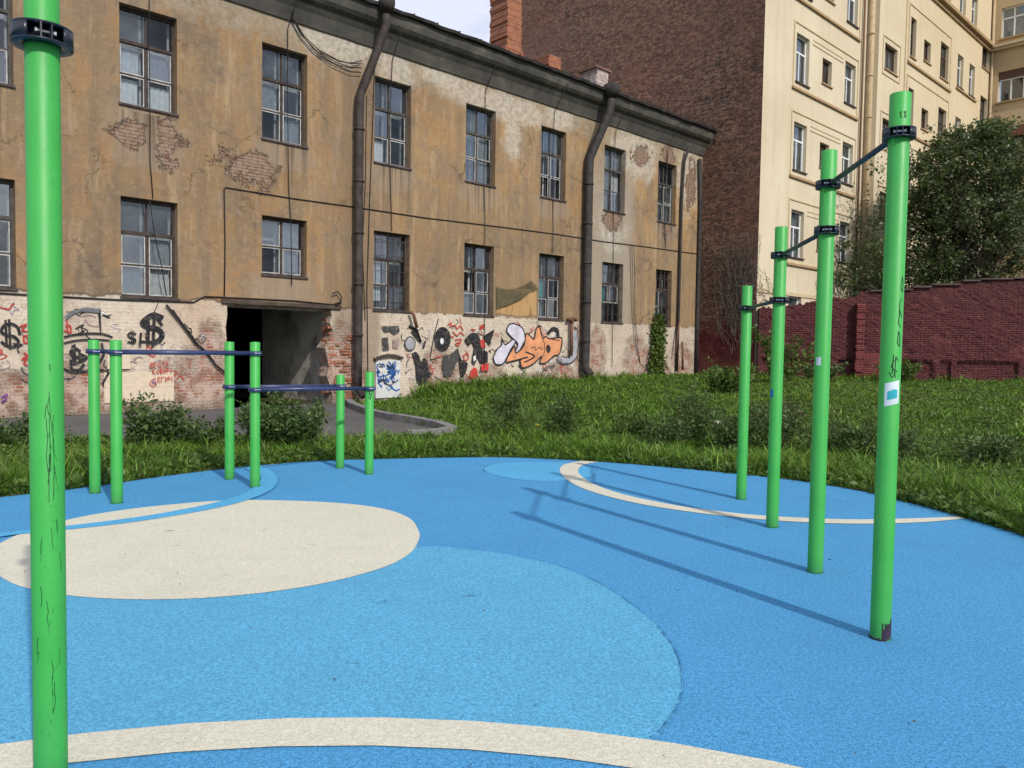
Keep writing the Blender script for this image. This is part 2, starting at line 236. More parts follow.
GRAF = [('dollar', 's', 'black', 0.05, [(3.455, 1.645), (3.425, 1.771), (3.317, 1.84), (3.194, 1.8), (3.147, 1.691), (3.222, 1.621), (3.361, 1.588), (3.437, 1.481), (3.358, 1.389), (3.235, 1.405), (3.153, 1.476)]), ('dollar', 's', 'black', 0.045, [(3.281, 1.911), (3.293, 1.352)]), ('dollar', 's', 'black', 0.045, [(3.22, 1.898), (3.232, 1.423)]), ('face', 's', 'black', 0.04, [(4.257, 1.6), (4.417, 1.646), (4.692, 1.683), (4.974, 1.678), (5.16, 1.616)]), ('face', 's', 'black', 0.035, [(4.246, 1.476), (4.484, 1.533), (4.831, 1.559), (5.116, 1.545)]), ('face', 'p', 'black', 0, [(4.883, 2.22), (4.943, 2.204), (4.949, 1.712), (4.921, 1.727)]), ('face', 'p', 'slate', 0, [(4.258, 1.965), (4.353, 2.128), (4.662, 2.229), (4.925, 2.203), (4.906, 2.125), (4.558, 2.137), (4.404, 2.065), (4.284, 1.948)]), ('face', 's', 'black', 0.05, [(4.954, 1.468), (4.992, 1.255), (4.916, 1.091)]), ('face', 's', 'black', 0.045, [(4.241, 0.94), (4.409, 0.863), (4.616, 0.884), (4.896, 0.912), (5.075, 0.872), (5.031, 0.747), (4.965, 0.623)]), ('face', 's', 'black', 0.05, [(4.533, 1.309), (4.448, 1.365), (4.362, 1.307), (4.395, 1.213), (4.515, 1.175), (4.531, 1.099), (4.428, 1.053)]), ('face', 's', 'black', 0.04, [(4.432, 1.441), (4.452, 1.068)]), ('face', 's', 'black', 0.04, [(4.391, 1.421), (4.411, 1.08)]), ('face', 's', 'black', 0.05, [(4.361, 1.118), (4.376, 0.947), (4.512, 0.919), (4.6, 1.03)]), ('face', 's', 'black', 0.06, [(4.522, 1.251), (4.653, 1.175), (4.548, 1.106)]), ('red_tag', 's', 'red', 0.03, [(3.466, 1.791), (3.573, 1.83), (3.496, 1.719), (3.584, 1.699)]), ('red_tag', 's', 'red', 0.03, [(3.517, 1.592), (3.58, 1.611), (3.594, 1.483), (3.531, 1.482), (3.526, 1.592)]), ('red_tag', 's', 'red', 0.03, [(3.489, 1.135), (3.591, 1.179), (3.52, 1.062), (3.583, 1.018)]), ('red_tag', 's', 'red', 0.03, [(3.529, 1.263), (3.585, 1.208), (3.512, 1.164)]), ('red_tag', 's', 'red', 0.03, [(4.301, 1.929), (4.315, 1.696), (4.37, 1.743), (4.351, 1.837), (4.276, 1.834)]), ('red_tag', 's', 'red', 0.03, [(4.249, 1.732), (4.376, 1.682)]), ('red_tag', 's', 'red', 0.03, [(3.127, 1.332), (3.151, 1.296), (3.126, 1.235)]), ('red_tag', 's', 'purple', 0.03, [(3.13, 0.378), (3.226, 0.447), (3.175, 0.322), (3.132, 0.298), (3.219, 0.338)]), ('dollar_small', 's', 'black', 0.04, [(5.634, 1.69), (5.551, 1.728), (5.484, 1.674), (5.532, 1.608), (5.625, 1.578), (5.606, 1.506), (5.483, 1.516)]), ('dollar_small', 's', 'black', 0.025, [(5.552, 1.744), (5.561, 1.473)]), ('dollar_small', 's', 'black', 0.025, [(5.589, 1.745), (5.595, 1.486)]), ('dollar_big', 's', 'black', 0.11, [(6.186, 2.078), (6.03, 2.125), (5.887, 2.058), (5.787, 1.934), (5.893, 1.853), (6.106, 1.811), (6.196, 1.691), (6.132, 1.568), (5.988, 1.496)]), ('dollar_big', 's', 'black', 0.075, [(5.902, 2.067), (5.891, 1.462)]), ('dollar_big', 's', 'black', 0.07, [(6.034, 2.133), (5.999, 1.443)]), ('dollar_big', 's', 'black', 0.05, [(5.747, 1.709), (5.723, 1.436)]), ('dollar_big', 's', 'black', 0.05, [(5.723, 1.532), (6.054, 1.521)]), ('dollar_big', 's', 'black', 0.06, [(6.011, 2.172), (6.185, 1.915)]), ('writing', 's', 'red', 0.022, [(5.939, 1.066), (5.938, 0.965), (5.996, 0.964), (5.997, 1.066)]), ('writing', 's', 'red', 0.022, [(5.968, 1.066), (5.967, 0.965)]), ('writing', 's', 'red', 0.022, [(6.079, 1.072), (6.02, 1.072), (6.02, 0.97), (6.078, 0.97)]), ('writing', 's', 'red', 0.022, [(6.02, 1.021), (6.067, 1.021)]), ('writing', 's', 'red', 0.022, [(6.161, 1.068), (6.126, 1.078), (6.102, 1.027), (6.125, 0.976), (6.161, 0.986)]), ('writing', 's', 'red', 0.022, [(6.185, 1.084), (6.244, 1.084)]), ('writing', 's', 'red', 0.022, [(6.214, 1.084), (6.214, 0.982)]), ('writing', 's', 'red', 0.022, [(6.267, 0.988), (6.298, 1.09), (6.327, 0.987)]), ('writing', 's', 'red', 0.022, [(6.282, 1.029), (6.312, 1.029)]), ('writing', 's', 'red', 0.022, [(5.984, 0.912), (5.984, 0.81)]), ('writing', 's', 'red', 0.022, [(6.043, 0.911), (5.984, 0.861), (6.042, 0.809)]), ('writing', 's', 'red', 0.022, [(6.096, 0.917), (6.066, 0.866), (6.095, 0.815), (6.125, 0.866), (6.096, 0.917)]), ('writing', 's', 'red', 0.022, [(6.148, 0.82), (6.148, 0.923), (6.196, 0.902), (6.148, 0.877), (6.201, 0.846), (6.148, 0.82)]), ('writing', 's', 'red', 0.022, [(6.231, 0.928), (6.231, 0.826), (6.291, 0.928), (6.29, 0.825)]), ('writing', 's', 'red', 0.022, [(6.315, 0.934), (6.314, 0.882), (6.374, 0.882)]), ('writing', 's', 'red', 0.022, [(6.375, 0.934), (6.374, 0.83)]), ('writing', 's', 'red', 0.022, [(6.148, 0.739), (6.089, 0.739), (6.088, 0.637), (6.147, 0.636)]), ('writing', 's', 'red', 0.022, [(6.088, 0.688), (6.135, 0.688)]), ('writing', 's', 'red', 0.022, [(6.171, 0.642), (6.171, 0.744), (6.23, 0.744)]), ('writing', 's', 'red', 0.022, [(6.254, 0.749), (6.254, 0.647), (6.314, 0.749), (6.313, 0.646)]), ('writing', 's', 'red', 0.022, [(6.338, 0.754), (6.338, 0.703), (6.398, 0.702)]), ('writing', 's', 'red', 0.022, [(6.398, 0.754), (6.397, 0.65)]), ('writing', 's', 'red', 0.025, [(6.042, 0.724), (5.944, 0.672), (5.917, 0.592), (5.982, 0.529), (6.06, 0.577), (6.041, 0.65), (5.963, 0.631)]), ('writing', 's', 'purple', 0.022, [(6.003, 0.7), (5.971, 0.611), (6.033, 0.593), (6.026, 0.643), (5.979, 0.635)]), ('throwup', 'p', 'black', 0, [(14.466, 1.755), (14.453, 1.642), (14.41, 1.539), (14.343, 1.457), (14.258, 1.405), (14.163, 1.386), (14.069, 1.403), (13.984, 1.453), (13.916, 1.532), (13.872, 1.632), (13.856, 1.743), (13.869, 1.854), (13.91, 1.956), (13.976, 2.037), (14.059, 2.091), (14.153, 2.111), (14.248, 2.096), (14.334, 2.047), (14.404, 1.968), (14.449, 1.868)]), ('throwup', 'p', 'white', 0, [(14.202, 1.691), (14.199, 1.662), (14.189, 1.636), (14.174, 1.615), (14.155, 1.602), (14.134, 1.597), (14.112, 1.601), (14.093, 1.614), (14.077, 1.634), (14.067, 1.66), (14.063, 1.688), (14.066, 1.717), (14.075, 1.743), (14.09, 1.764), (14.11, 1.777), (14.131, 1.782), (14.153, 1.778), (14.172, 1.765), (14.188, 1.745), (14.198, 1.719)]), ('throwup', 'p', 'black', 0, [(13.051, 1.331), (13.191, 1.373), (13.304, 1.271), (13.373, 1.065), (13.473, 1.21), (13.603, 1.128), (13.66, 0.794), (13.817, 0.743), (13.662, 0.627), (13.56, 0.442), (13.314, 0.418), (13.211, 0.572), (13.181, 0.963)]), ('throwup', 'p', 'soot', 0, [(12.008, 2.061), (12.589, 2.091), (12.629, 1.94), (12.447, 1.827), (12.302, 1.923), (12.113, 1.879)]), ('throwup', 'p', 'soot', 0, [(12.029, 1.739), (12.232, 1.763), (12.269, 1.405), (12.07, 1.383)]), ('throwup', 'p', 'mauve', 0, [(12.39, 1.706), (12.593, 1.738), (12.571, 1.448), (12.402, 1.466)]), ('throwup', 'p', 'greyp', 0.03, [(13.158, 1.598), (13.15, 1.537), (13.125, 1.482), (13.085, 1.438), (13.036, 1.41), (12.98, 1.4), (12.925, 1.409), (12.875, 1.436), (12.835, 1.479), (12.809, 1.533), (12.8, 1.593), (12.808, 1.653), (12.832, 1.707), (12.871, 1.751), (12.921, 1.78), (12.976, 1.791), (13.031, 1.782), (13.082, 1.756), (13.122, 1.713), (13.149, 1.659)]), ('throwup', 's', 'black', 0.1, [(13.069, 1.952), (13.298, 1.724)]), ('throwup', 's', 'black', 0.06, [(13.519, 1.674), (13.454, 1.491)]), ('throwup', 'p', 'soot', 0, [(14.181, 1.276), (14.424, 1.299), (14.734, 1.494), (14.838, 1.215), (14.648, 1.0), (14.515, 0.658), (14.217, 0.641), (14.133, 0.917)]), ('throwup', 'p', 'black', 0, [(14.797, 1.0), (14.723, 1.473), (14.885, 1.129), (14.98, 1.129), (15.134, 1.033), (15.07, 0.781), (14.96, 0.618), (14.847, 0.654)]), ('throwup', 'p', 'black', 0, [(14.986, 1.757), (15.221, 1.957), (15.508, 1.964), (15.628, 1.747), (15.704, 1.439), (15.929, 1.397), (15.935, 1.063), (15.641, 1.019), (15.521, 1.218), (15.381, 0.963), (15.281, 1.086), (15.371, 1.524), (15.283, 1.675), (15.142, 1.555)]), ('throwup', 'p', 'white', 0, [(15.336, 1.239), (15.433, 1.283), (15.453, 1.151), (15.362, 1.086)]), ('throwup', 'p', 'red', 0, [(15.241, 0.802), (15.353, 0.919), (15.499, 0.865), (15.543, 0.645), (15.302, 0.551), (15.197, 0.649)]), ('throwup', 'p', 'red', 0, [(15.643, 0.953), (15.936, 1.019), (15.94, 0.818), (15.704, 0.784)]), ('throwup', 'p', 'red', 0, [(15.571, 1.702), (15.745, 1.793), (15.838, 1.529), (15.662, 1.505)]), ('throwup', 'p', 'black', 0, [(15.708, 1.87), (16.195, 2.096), (16.004, 1.577), (15.888, 1.705)]), ('throwup', 'p', 'black', 0, [(15.652, 1.42), (15.867, 1.402), (15.914, 1.18), (15.82, 1.018), (15.659, 1.059)]), ('throwup', 'p', 'red', 0, [(15.66, 0.998), (15.97, 1.038), (15.959, 0.795), (15.663, 0.797)]), ('red_scrawl', 's', 'red', 0.035, [(14.356, 2.189), (14.491, 2.236), (14.439, 2.128), (14.602, 2.176), (14.714, 2.073), (14.823, 2.162), (14.937, 2.036)]), ('red_scrawl', 's', 'red', 0.035, [(14.55, 1.983), (14.717, 1.859), (14.826, 1.968), (14.968, 1.886)]), ('red_scrawl', 's', 'red', 0.035, [(14.636, 1.728), (14.858, 1.754), (14.777, 1.559), (14.655, 1.622), (14.831, 1.667)]), ('red_scrawl', 's', 'red', 0.035, [(14.95, 1.259), (15.117, 1.347), (15.149, 1.173), (15.008, 1.129), (14.978, 1.259)]), ('red_scrawl', 's', 'red', 0.035, [(15.592, 2.133), (15.796, 2.184), (15.622, 2.077), (15.707, 2.234), (15.786, 2.082)]), ('red_scrawl', 's', 'red', 0.035, [(15.248, 2.066), (15.42, 2.058)]), ('red_scrawl', 's', 'red', 0.035, [(13.969, 1.212), (14.128, 1.255)]), ('red_scrawl', 's', 'red', 0.035, [(14.443, 1.852), (14.58, 1.813)]), ('orange', 'p', 'lilac', 0.045, [(16.195, 1.262), (16.329, 1.467), (16.52, 1.613), (16.544, 1.798), (16.688, 1.615), (17.094, 1.851), (17.131, 1.726), (16.918, 1.473), (16.753, 1.223), (16.588, 1.016), (16.31, 0.996), (16.197, 1.14)]), ('orange', 'p', 'lilac', 0.045, [(16.736, 2.05), (16.789, 2.216), (16.958, 2.305), (17.247, 2.252), (17.454, 2.132), (17.55, 1.818), (17.425, 1.605), (17.237, 1.372), (17.065, 1.329), (17.231, 1.644), (16.968, 1.848), (16.823, 1.961)]), ('orange', 'p', 'orange', 0.05, [(16.699, 1.091), (17.077, 1.579), (17.139, 1.358), (17.496, 1.598), (17.576, 1.979), (17.725, 1.957), (17.956, 1.826), (18.051, 2.162), (18.202, 2.239), (18.346, 1.868), (18.518, 1.924), (18.708, 1.85), (19.294, 1.888), (19.198, 1.365), (18.912, 1.275), (18.54, 1.047), (18.243, 1.047), (18.348, 1.272), (17.927, 1.005), (17.441, 0.879), (17.347, 1.141), (17.682, 1.226), (17.329, 1.162), (16.983, 1.099)]), ('orange', 'p', 'black', 0, [(18.741, 1.514), (18.737, 1.471), (18.723, 1.432), (18.7, 1.401), (18.671, 1.381), (18.638, 1.374), (18.605, 1.38), (18.575, 1.4), (18.551, 1.43), (18.535, 1.469), (18.528, 1.512), (18.532, 1.555), (18.546, 1.594), (18.569, 1.625), (18.598, 1.645), (18.631, 1.652), (18.664, 1.646), (18.694, 1.627), (18.719, 1.596), (18.735, 1.557)]), ('orange', 's', 'black', 0.05, [(17.589, 1.396), (17.994, 1.262), (17.537, 1.065)]), ('orange', 's', 'black', 0.025, [(18.333, 1.868), (18.463, 1.62), (18.41, 1.272)]), ('orange', 's', 'black', 0.025, [(17.825, 1.525), (17.974, 1.57), (18.037, 1.464), (18.218, 1.552), (18.343, 1.467)]), ('orange', 's', 'black', 0.025, [(18.771, 1.842), (19.154, 1.806)]), ('orange', 's', 'greyp', 0.22, [(19.171, 1.179), (19.433, 1.099), (19.761, 1.144), (19.968, 1.393), (19.948, 2.091)]), ('orange', 's', 'black', 0.04, [(19.029, 1.187), (19.37, 1.019), (19.83, 1.063), (20.104, 1.371), (20.068, 2.139), (19.917, 2.26)]), ('orange', 's', 'black', 0.035, [(19.298, 1.277), (19.56, 1.233), (19.787, 1.414), (19.803, 2.042)]), ('orange', 's', 'black', 0.12, [(18.64, 2.057), (18.825, 2.184), (19.049, 2.147), (19.099, 1.946)]), ('orange', 's', 'soot', 0.03, [(18.357, 0.926), (18.422, 0.795), (18.494, 0.903), (18.577, 0.794), (18.667, 0.968)]), ('orange', 's', 'soot', 0.03, [(18.73, 0.968), (18.828, 0.836), (18.92, 0.967), (18.763, 0.924)]), ('orange', 's', 'soot', 0.03, [(18.424, 0.708), (18.552, 0.576), (18.674, 0.706)]), ('orange', 's', 'soot', 0.03, [(18.768, 0.705), (18.741, 0.552), (18.93, 0.571)]), ('orange', 's', 'red', 0.03, [(17.779, 2.184), (17.811, 2.1)]), ('orange', 's', 'red', 0.03, [(17.898, 2.23), (17.949, 2.125)]), ('orange', 's', 'red', 0.03, [(17.723, 2.034), (17.872, 2.08)]), ('orange', 's', 'red', 0.03, [(18.233, 2.219), (18.518, 1.924)]), ('orange', 's', 'black', 0.03, [(18.076, 2.406), (18.17, 2.281), (18.294, 2.242)])]
# ------------------------------------------------------------------ ground materials
def rubber(name, col, dark=.35, stain=.16):
    t = NT(name, .88, .2)
    g = t.noise(120, 2, .8); g2 = t.noise(48, 3, .8); big = t.noise(.8, 6, .6); mid = t.noise(4, 7, .7)
    c = t.mix(t.ss(g, .40, .60), tuple(k*(1-dark) for k in col), tuple(min(1, k*1.10+.008) for k in col))
    c = t.mix(t.ma('MULTIPLY', t.ss(g2, .50, .60), .5), c, tuple(k*(1-dark*1.3) for k in col))
    c = t.mix(t.ma('MULTIPLY', t.ss(g2, .47, .40), .30), c, tuple(min(1, k*1.18+.03) for k in col))
    c = t.mix(t.ma('MULTIPLY', t.ss(big, .45, .68), stain), c, tuple(k*.60 for k in col))
    c = t.mix(t.ma('MULTIPLY', t.ss(mid, .48, .70), stain*1.0), c, tuple(k*.62+.01 for k in col))
    c = t.mix(t.ma('MULTIPLY', t.ss(t.noise(1.7, 8, .75, stretch=(1, 1.6, 1)), .60, .70), .22), c, tuple(k*.55 for k in col))
    c = t.mix(t.ma('MULTIPLY', t.ss(t.noise(3.1, 6, .7, stretch=(1, 2.2, 1)),   .66, .69), .7), c, tuple(k*.22 for k in col))   # little dark scuffs
    h = t.ma('ADD', g, t.ma('MULTIPLY', g2, 1.2))
    return t.out(c, t.bump(h, .7, .006))
M_MID = rubber('rubber_mid_blue', (.082, .350, .655), .42, .26); M_LIGHT = rubber('rubber_light_blue', (.112, .420, .665), .34, .22)
M_BEIGE = rubber('rubber_beige', (.64, .61, .49), .16, .14); M_RING = rubber('rubber_pale_blue', (.098, .415, .70), .3)

def sheet(name, poly, z, mat, thick=None, kind='structure'):
    mb = MB()
    mb.loops(poly, [], lambda x, y: (x, y, z))
    # make normals face up
    v = mb.v; f = mb.f[0]
    a, b, c = (Vector(v[k]) for k in f[:3])
    if (b-a).cross(c-a).z < 0: mb.f = [tuple(reversed(q)) for q in mb.f]
    if thick:
        n = len(poly)
        for i in range(n):
            p, q = poly[i], poly[(i+1) % n]
            mb.face([(p[0], p[1], z), (p[0], p[1], z-thick), (q[0], q[1], z-thick), (q[0], q[1], z)])
    o = mb.build(name, mat); o['kind'] = kind; return o
sheet('playground_surface', PADs, 0, M_MID, .08)

sheet('light_blue_field', spline(LIGHT), .003, M_LIGHT)
sheet('beige_disc', spline(BEIGE), .006, M_BEIGE)
sheet('pale_blue_ring', spline(RING), .009, M_RING)
sheet('pale_blue_disc', spline(SMALL), .0015, M_RING)
sheet('beige_crescent', spline(CRES_O, 8, False)+spline(CRES_I, 8, False), .0045, M_BEIGE)
seam_ = MB()
for lp in (spline(LIGHT), spline(RING), spline(SMALL)):
    for a_, b_ in zip(lp, lp[1:]+lp[:1]):
        u_ = Vector((b_[0]-a_[0], b_[1]-a_[1], 0)); 
        if u_.length < 1e-5: continue
        u_.normalize(); w_2 = random.uniform(.0015, .005); q_ = Vector((-u_.y, u_.x, 0))*w_2; A2, B2 = Vector((a_[0], a_[1], .0115)), Vector((b_[0], b_[1], .0115))
        mid_ = ((a_[0]+b_[0])/2, (a_[1]+b_[1])/2); rr_ = math.hypot(mid_[0]+.5, mid_[1]+.9)
        if random.random() < .85 and rr_ > 3.96 and not bool(inpoly([mid_[0]], [mid_[1]], spline(BEIGE))[0]): seam_.face([A2-q_, B2-q_, B2+q_, A2+q_])
o = seam_.build('surface_seam', plain('seam_dirt', (.04, .19, .42), .9, .4, 30)); o['kind'] = 'structure'
band = []
for k in range(41):
    a = math.radians(200-220*k/40); band.append((-.5+3.95*math.cos(a), -.9+3.95*math.sin(a)))
for k in range(41):
    a = math.radians(-20+220*k/40); band.append((-.5+3.73*math.cos(a), -.9+3.73*math.sin(a)))
sheet('beige_band', band, .006, M_BEIGE)

# ground: fine near, coarse to the horizon
t = NT('soil', .95, .1)
gc = t.ramp(t.noise(.6, 8, .65), [(.3, (.030, .045, .013)), (.5, (.055, .075, .022)), (.72, (.09, .085, .04))])
gc = t.mix(t.ss(t.noise(14, 5), .45, .7), gc, (.03, .035, .014))
M_SOIL = t.out(gc, t.bump(t.noise(20, 6), .8, .03))
def axis(a, b, st, far):
    c = list(np.arange(a, b+1e-6, st)); lo_ = [-far, -far*.5, -far*.25, a-20, a-6]; hi = [b+6, b+20, far*.25, far*.5, far]
    return lo_+c+hi
xs = axis(-16, 26, .4, 900); ys = axis(-4, 34, .4, 900)
X, Y = np.meshgrid(xs, ys); Z = gz(X, Y)
pin = inpoly(X, Y, PADs); Z = np.where(pin, Z-.05, Z)
din = inpoly(X, Y, DRs); Z = np.where(din, -.06, Z)
mb = MB(); mb.v = list(zip(X.ravel().tolist(), Y.ravel().tolist(), Z.ravel().tolist())); nx = len(xs)
for j in range(len(ys)-1):
    for i in range(nx-1):
        mb.f.append((j*nx+i, j*nx+i+1, (j+1)*nx+i+1, (j+1)*nx+i)); mb.mi.append(0); mb.sm.append(True)
o = mb.build('ground', M_SOIL); o['kind'] = 'structure'

t = NT('asphalt', .93, .2)
ac = t.ramp(t.noise(.8, 8, .6), [(.3, (.10, .095, .095)), (.7, (.165, .15, .15))])
ac = t.mix(t.ss(t.noise(90, 2), .45, .65), ac, (.08, .078, .08))
M_ASPH = t.out(ac, t.bump(t.noise(120, 2), .5, .008))
sheet('driveway', DRs, -.012, M_ASPH, .1)
M_CONC = plain('kerb_concrete', (.21, .20, .205), .9, .25, 5, bump=.5)
def kerb(path, w_, h, z0):
    mb = MB(); P = [Vector((p[0], p[1], 0)) for p in path]
    for i in range(len(P)-1):
        n_ = max(1, int((P[i+1]-P[i]).length/.9))
        for k in range(n_):
            a = P[i].lerp(P[i+1], k/n_); b = P[i].lerp(P[i+1], (k+1)/n_); d = (b-a); d.normalize(); q = Vector((-d.y, d.x, 0))
            a = a+d*.006; b = b-d*.006; j = random.uniform(-.008, .008)
            A, B, C, D = a, b, b+q*w_, a+q*w_
            lo4 = [(v.x, v.y, z0-.15) for v in (A, B, C, D)]; hi4 = [(v.x, v.y, z0+h+j) for v in (A, B, C, D)]
            mb.face(hi4)
            for e in range(4): mb.face([lo4[e], lo4[(e+1) % 4], hi4[(e+1) % 4], hi4[e]])
    return mb
km = kerb([(-1.75, 12.75), (-1.3, 13.15), (-1.12, 13.6), (-1.4, 14.3), (-1.85, 15.0), (-2.45, 15.8), (-3.15, 16.9), (-4.0, 18.9), (-4.4, 20.3)], -.18, .13, -.012)
o = km.build('kerb', M_CONC); o['kind'] = 'structure'
o = kerb([(-14, 3.2), (-9.6, 9.15), (-7.7, 10.95), (-6.6, 11.7), (-5.2, 12.05), (-3.35, 12.15)], .16, .07, -.012).build('pavement_kerb', M_CONC); o['kind'] = 'structure'

# ------------------------------------------------------------------ old house
HO = (15.0, 18.0, 0.0)
house = empty('old_house', W(15, 18), RZ, 'long two-storey house with peeling ochre plaster and graffiti along its foot', 'house')
house['kind'] = 'thing'

def patchmask(t, px, pz, wv, patches, soft=.16):
    m = None
    for (cx, cz, rx, rz) in patches:
        a = t.ma('DIVIDE', t.ma('SUBTRACT', px, cx), rx); b = t.ma('DIVIDE', t.ma('SUBTRACT', pz, cz), rz)
        d = t.ma('SQRT', t.ma('ADD', t.ma('MULTIPLY', a, a), t.ma('MULTIPLY', b, b)))
        v = t.ss(t.ma('ADD', d, wv), 1+soft*.5, 1-soft*.5)
        m = v if m is None else t.ma('MAXIMUM', m, v)
    return m

def plaster_mat():
    t = NT('old_plaster', .93, .15)
    x, y, z = t.xyz()
    px = t.ma('ADD', x, 15.0); pz = z
    vec = t.comb(px, pz, 0)
    big = t.noise(.32, 7, .6); med = t.noise(1.1, 8, .62); fine = t.noise(7, 8, .7); grain = t.noise(45, 4, .7)
    strk = t.noise(1.0, 6, .6, stretch=(2.6, 1, .22)); strk2 = t.noise(3.0, 5, .6, stretch=(3.0, 1, .12))
    warp = t.ma('MULTIPLY', t.ma('SUBTRACT', t.noise(1.7, 12, .80), .5), 3.6)
    # ochre
    c = t.ramp(big, [(.30, (.225, .150, .078)), (.45, (.350, .205, .090)), (.56, (.40, .252, .115)), (.70, (.27, .20, .122))])
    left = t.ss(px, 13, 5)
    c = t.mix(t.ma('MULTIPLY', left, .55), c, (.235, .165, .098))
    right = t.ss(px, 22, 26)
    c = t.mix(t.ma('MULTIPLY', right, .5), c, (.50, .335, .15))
    c = t.mix(t.ma('MULTIPLY', t.ss(med, .43, .62), .8), c, (.27, .20, .135))
    c = t.mix(t.ma('MULTIPLY', t.ss(fine, .48, .70), .6), c, (.20, .145, .098))
    c = t.mix(t.ma('MULTIPLY', t.ss(t.noise(3.2, 8, .72), .56, .66), .5), c, (.42, .31, .20))
    hot = t.ss(t.noise(.75, 5, .6, dist=.6), .53, .66)
    c = t.mix(t.ma('MULTIPLY', hot, .5), c, (.43, .225, .085))
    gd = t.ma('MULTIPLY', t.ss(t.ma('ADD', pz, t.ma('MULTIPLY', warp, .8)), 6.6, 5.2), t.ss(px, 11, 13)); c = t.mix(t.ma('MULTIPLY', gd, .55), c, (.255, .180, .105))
    c = t.mix(t.ma('MULTIPLY', t.ss(strk, .48, .62), .65), c, (.21, .155, .105))
    c = t.mix(t.ma('MULTIPLY', t.ss(t.noise(1.3, 7, .65, stretch=(2.2, 1, .35)), .54, .64), .45), c, (.50, .37, .23))
    c = t.mix(t.ma('MULTIPLY', t.ss(strk2, .55, .75), .35), c, (.15, .11, .08))
    vo = t.n('ShaderNodeTexVoronoi'); vo.feature = 'DISTANCE_TO_EDGE'; vo.inputs['Scale'].default_value = .55
    wv_ = t.comb(t.ma('ADD', px, t.ma('MULTIPLY', t.noise(1.3, 8, .7), 1.6)), 0, t.ma('ADD', pz, t.ma('MULTIPLY', t.noise(1.1, 8, .7), 1.4))); t.put(vo.inputs['Vector'], wv_)
    ck = t.ma('MULTIPLY', t.ss(vo.outputs['Distance'], .012, .002), t.ss(t.noise(.5, 3), .47, .58))
    c = t.mix(t.ma('MULTIPLY', t.ss(t.noise(.55, 10, .72), .54, .66), .6), c, (.135, .105, .078))
    c = t.mix(t.ma('MULTIPLY', t.ss(t.noise(5.5, 9, .8), .52, .60), .35), c, (.40, .31, .21))
    c = t.mix(t.ma('MULTIPLY', t.ss(grain, .46, .60), .4), c, (.155, .115, .08))
    c = t.mix(t.ma('MULTIPLY', ck, .75), c, (.06, .045, .035))
    # damp grey field right of the second downpipe, and round the first
    f = t.ma('MULTIPLY', t.ss(px, 20.3, 20.9), t.ss(px, 23.4, 22.9)); f = t.ma('MULTIPLY', f, t.ss(t.ma('ADD', pz, warp), 8.9, 7.4))
    c = t.mix(t.ma('MULTIPLY', f, .75), c, (.34, .30, .24))
    f = t.ma('MULTIPLY', t.ss(px, 10.1, 11.0), t.ss(px, 12.2, 11.4)); c = t.mix(t.ma('MULTIPLY', f, .55), c, (.20, .15, .105))
    # pale grey worn zone under the cornice
    topw = t.ss(t.ma('ADD', pz, t.ma('MULTIPLY', warp, 1.3)), 8.7, 9.35)
    c = t.mix(t.ma('MULTIPLY', topw, .6), c, t.ramp(fine, [(.35, (.24, .20, .15)), (.6, (.40, .36, .28))]))
    lime = patchmask(t, px, pz, warp, [(10.6, 9.35, 1.1, .55), (16.4, 9.0, 2.3, .42), (12.5, 9.1, .7, .5), (14.2, 9.3, .9, .3), (23.2, 8.7, 1.2, .85), (26.6, 8.4, .75, 1.3), (21.9, 5.95, .8, .75), (22.6, 8.9, .9, .4), (16.9, 8.1, .35, .6), (19.0, 9.2, .7, .4)], .5)
    c = t.mix(t.ma('MULTIPLY', lime, .65), c, t.ramp(fine, [(.35, (.32, .285, .235)), (.6, (.60, .55, .47))]))
    # grey repairs under the windows
    rep = patchmask(t, px, pz, t.ma('MULTIPLY', warp, .5), [(5.9+3.205*k, 6.2, .8, .42) for k in range(7)]+[(9.1, 2.95, .9, .4), (5.9, 6.0, .85, .7)], .5)
    c = t.mix(t.ma('MULTIPLY', rep, .6), c, (.30, .235, .175))
    uu = t.ma('FRACT', t.ma('DIVIDE', t.ma('SUBTRACT', px, 5.36), 3.205)); inw = t.ma('MULTIPLY', t.ss(uu, .385, .36), t.ss(uu, .0, .02))
    dz1 = t.ma('MULTIPLY', t.ss(pz, 5.1, 6.4), t.ma('LESS_THAN', pz, 6.5)); dz2 = t.ma('MULTIPLY', t.ss(pz, 9.4, 9.9), 0)
    drip = t.ma('MULTIPLY', t.ma('MULTIPLY', inw, dz1), t.ss(t.noise(1.5, 5, .6, stretch=(6, 1, .15)), .46, .60))
    c = t.mix(t.ma('MULTIPLY', drip, .75), c, (.10, .078, .06))
    # bare brick showing
    bw, bf = t.brick(vec, c1=(.27, .145, .10), c2=(.31, .20, .135), cm=(.11, .075, .055), mortar=.010)
    bw = t.mix(t.ma('MULTIPLY', t.ss(fine, .42, .6), .8), bw, (.34, .27, .21)); bw = t.mix(t.ma('MULTIPLY', t.ss(grain, .5, .6), .5), bw, (.10, .065, .05))
    bk = patchmask(t, px, pz, t.ma('MULTIPLY', t.ma('ADD', warp, t.ma('MULTIPLY', t.ma('SUBTRACT', t.noise(.9, 3, .5), .5), 2.0)), 1.5), [(5.6, 6.0, .38, .22), (6.35, 6.0, .28, .45), (8.3, 5.75, .6, .42), (21.8, 6.15, .5, .35), (23.4, 8.75, .55, .3), (25.2, 9.1, .35, .28), (25.25, 6.15, .4, .3), (26.8, 8.3, .35, .8)], .12)
    crack = t.ss(t.ma('ABSOLUTE', t.ma('SUBTRACT', t.noise(.9, 7, .62, dist=1.0), .5)), .004, .0)
    c = t.mix(t.ma('MULTIPLY', crack, .5), c, (.09, .06, .045))
    c = t.mix(bk, c, bw)
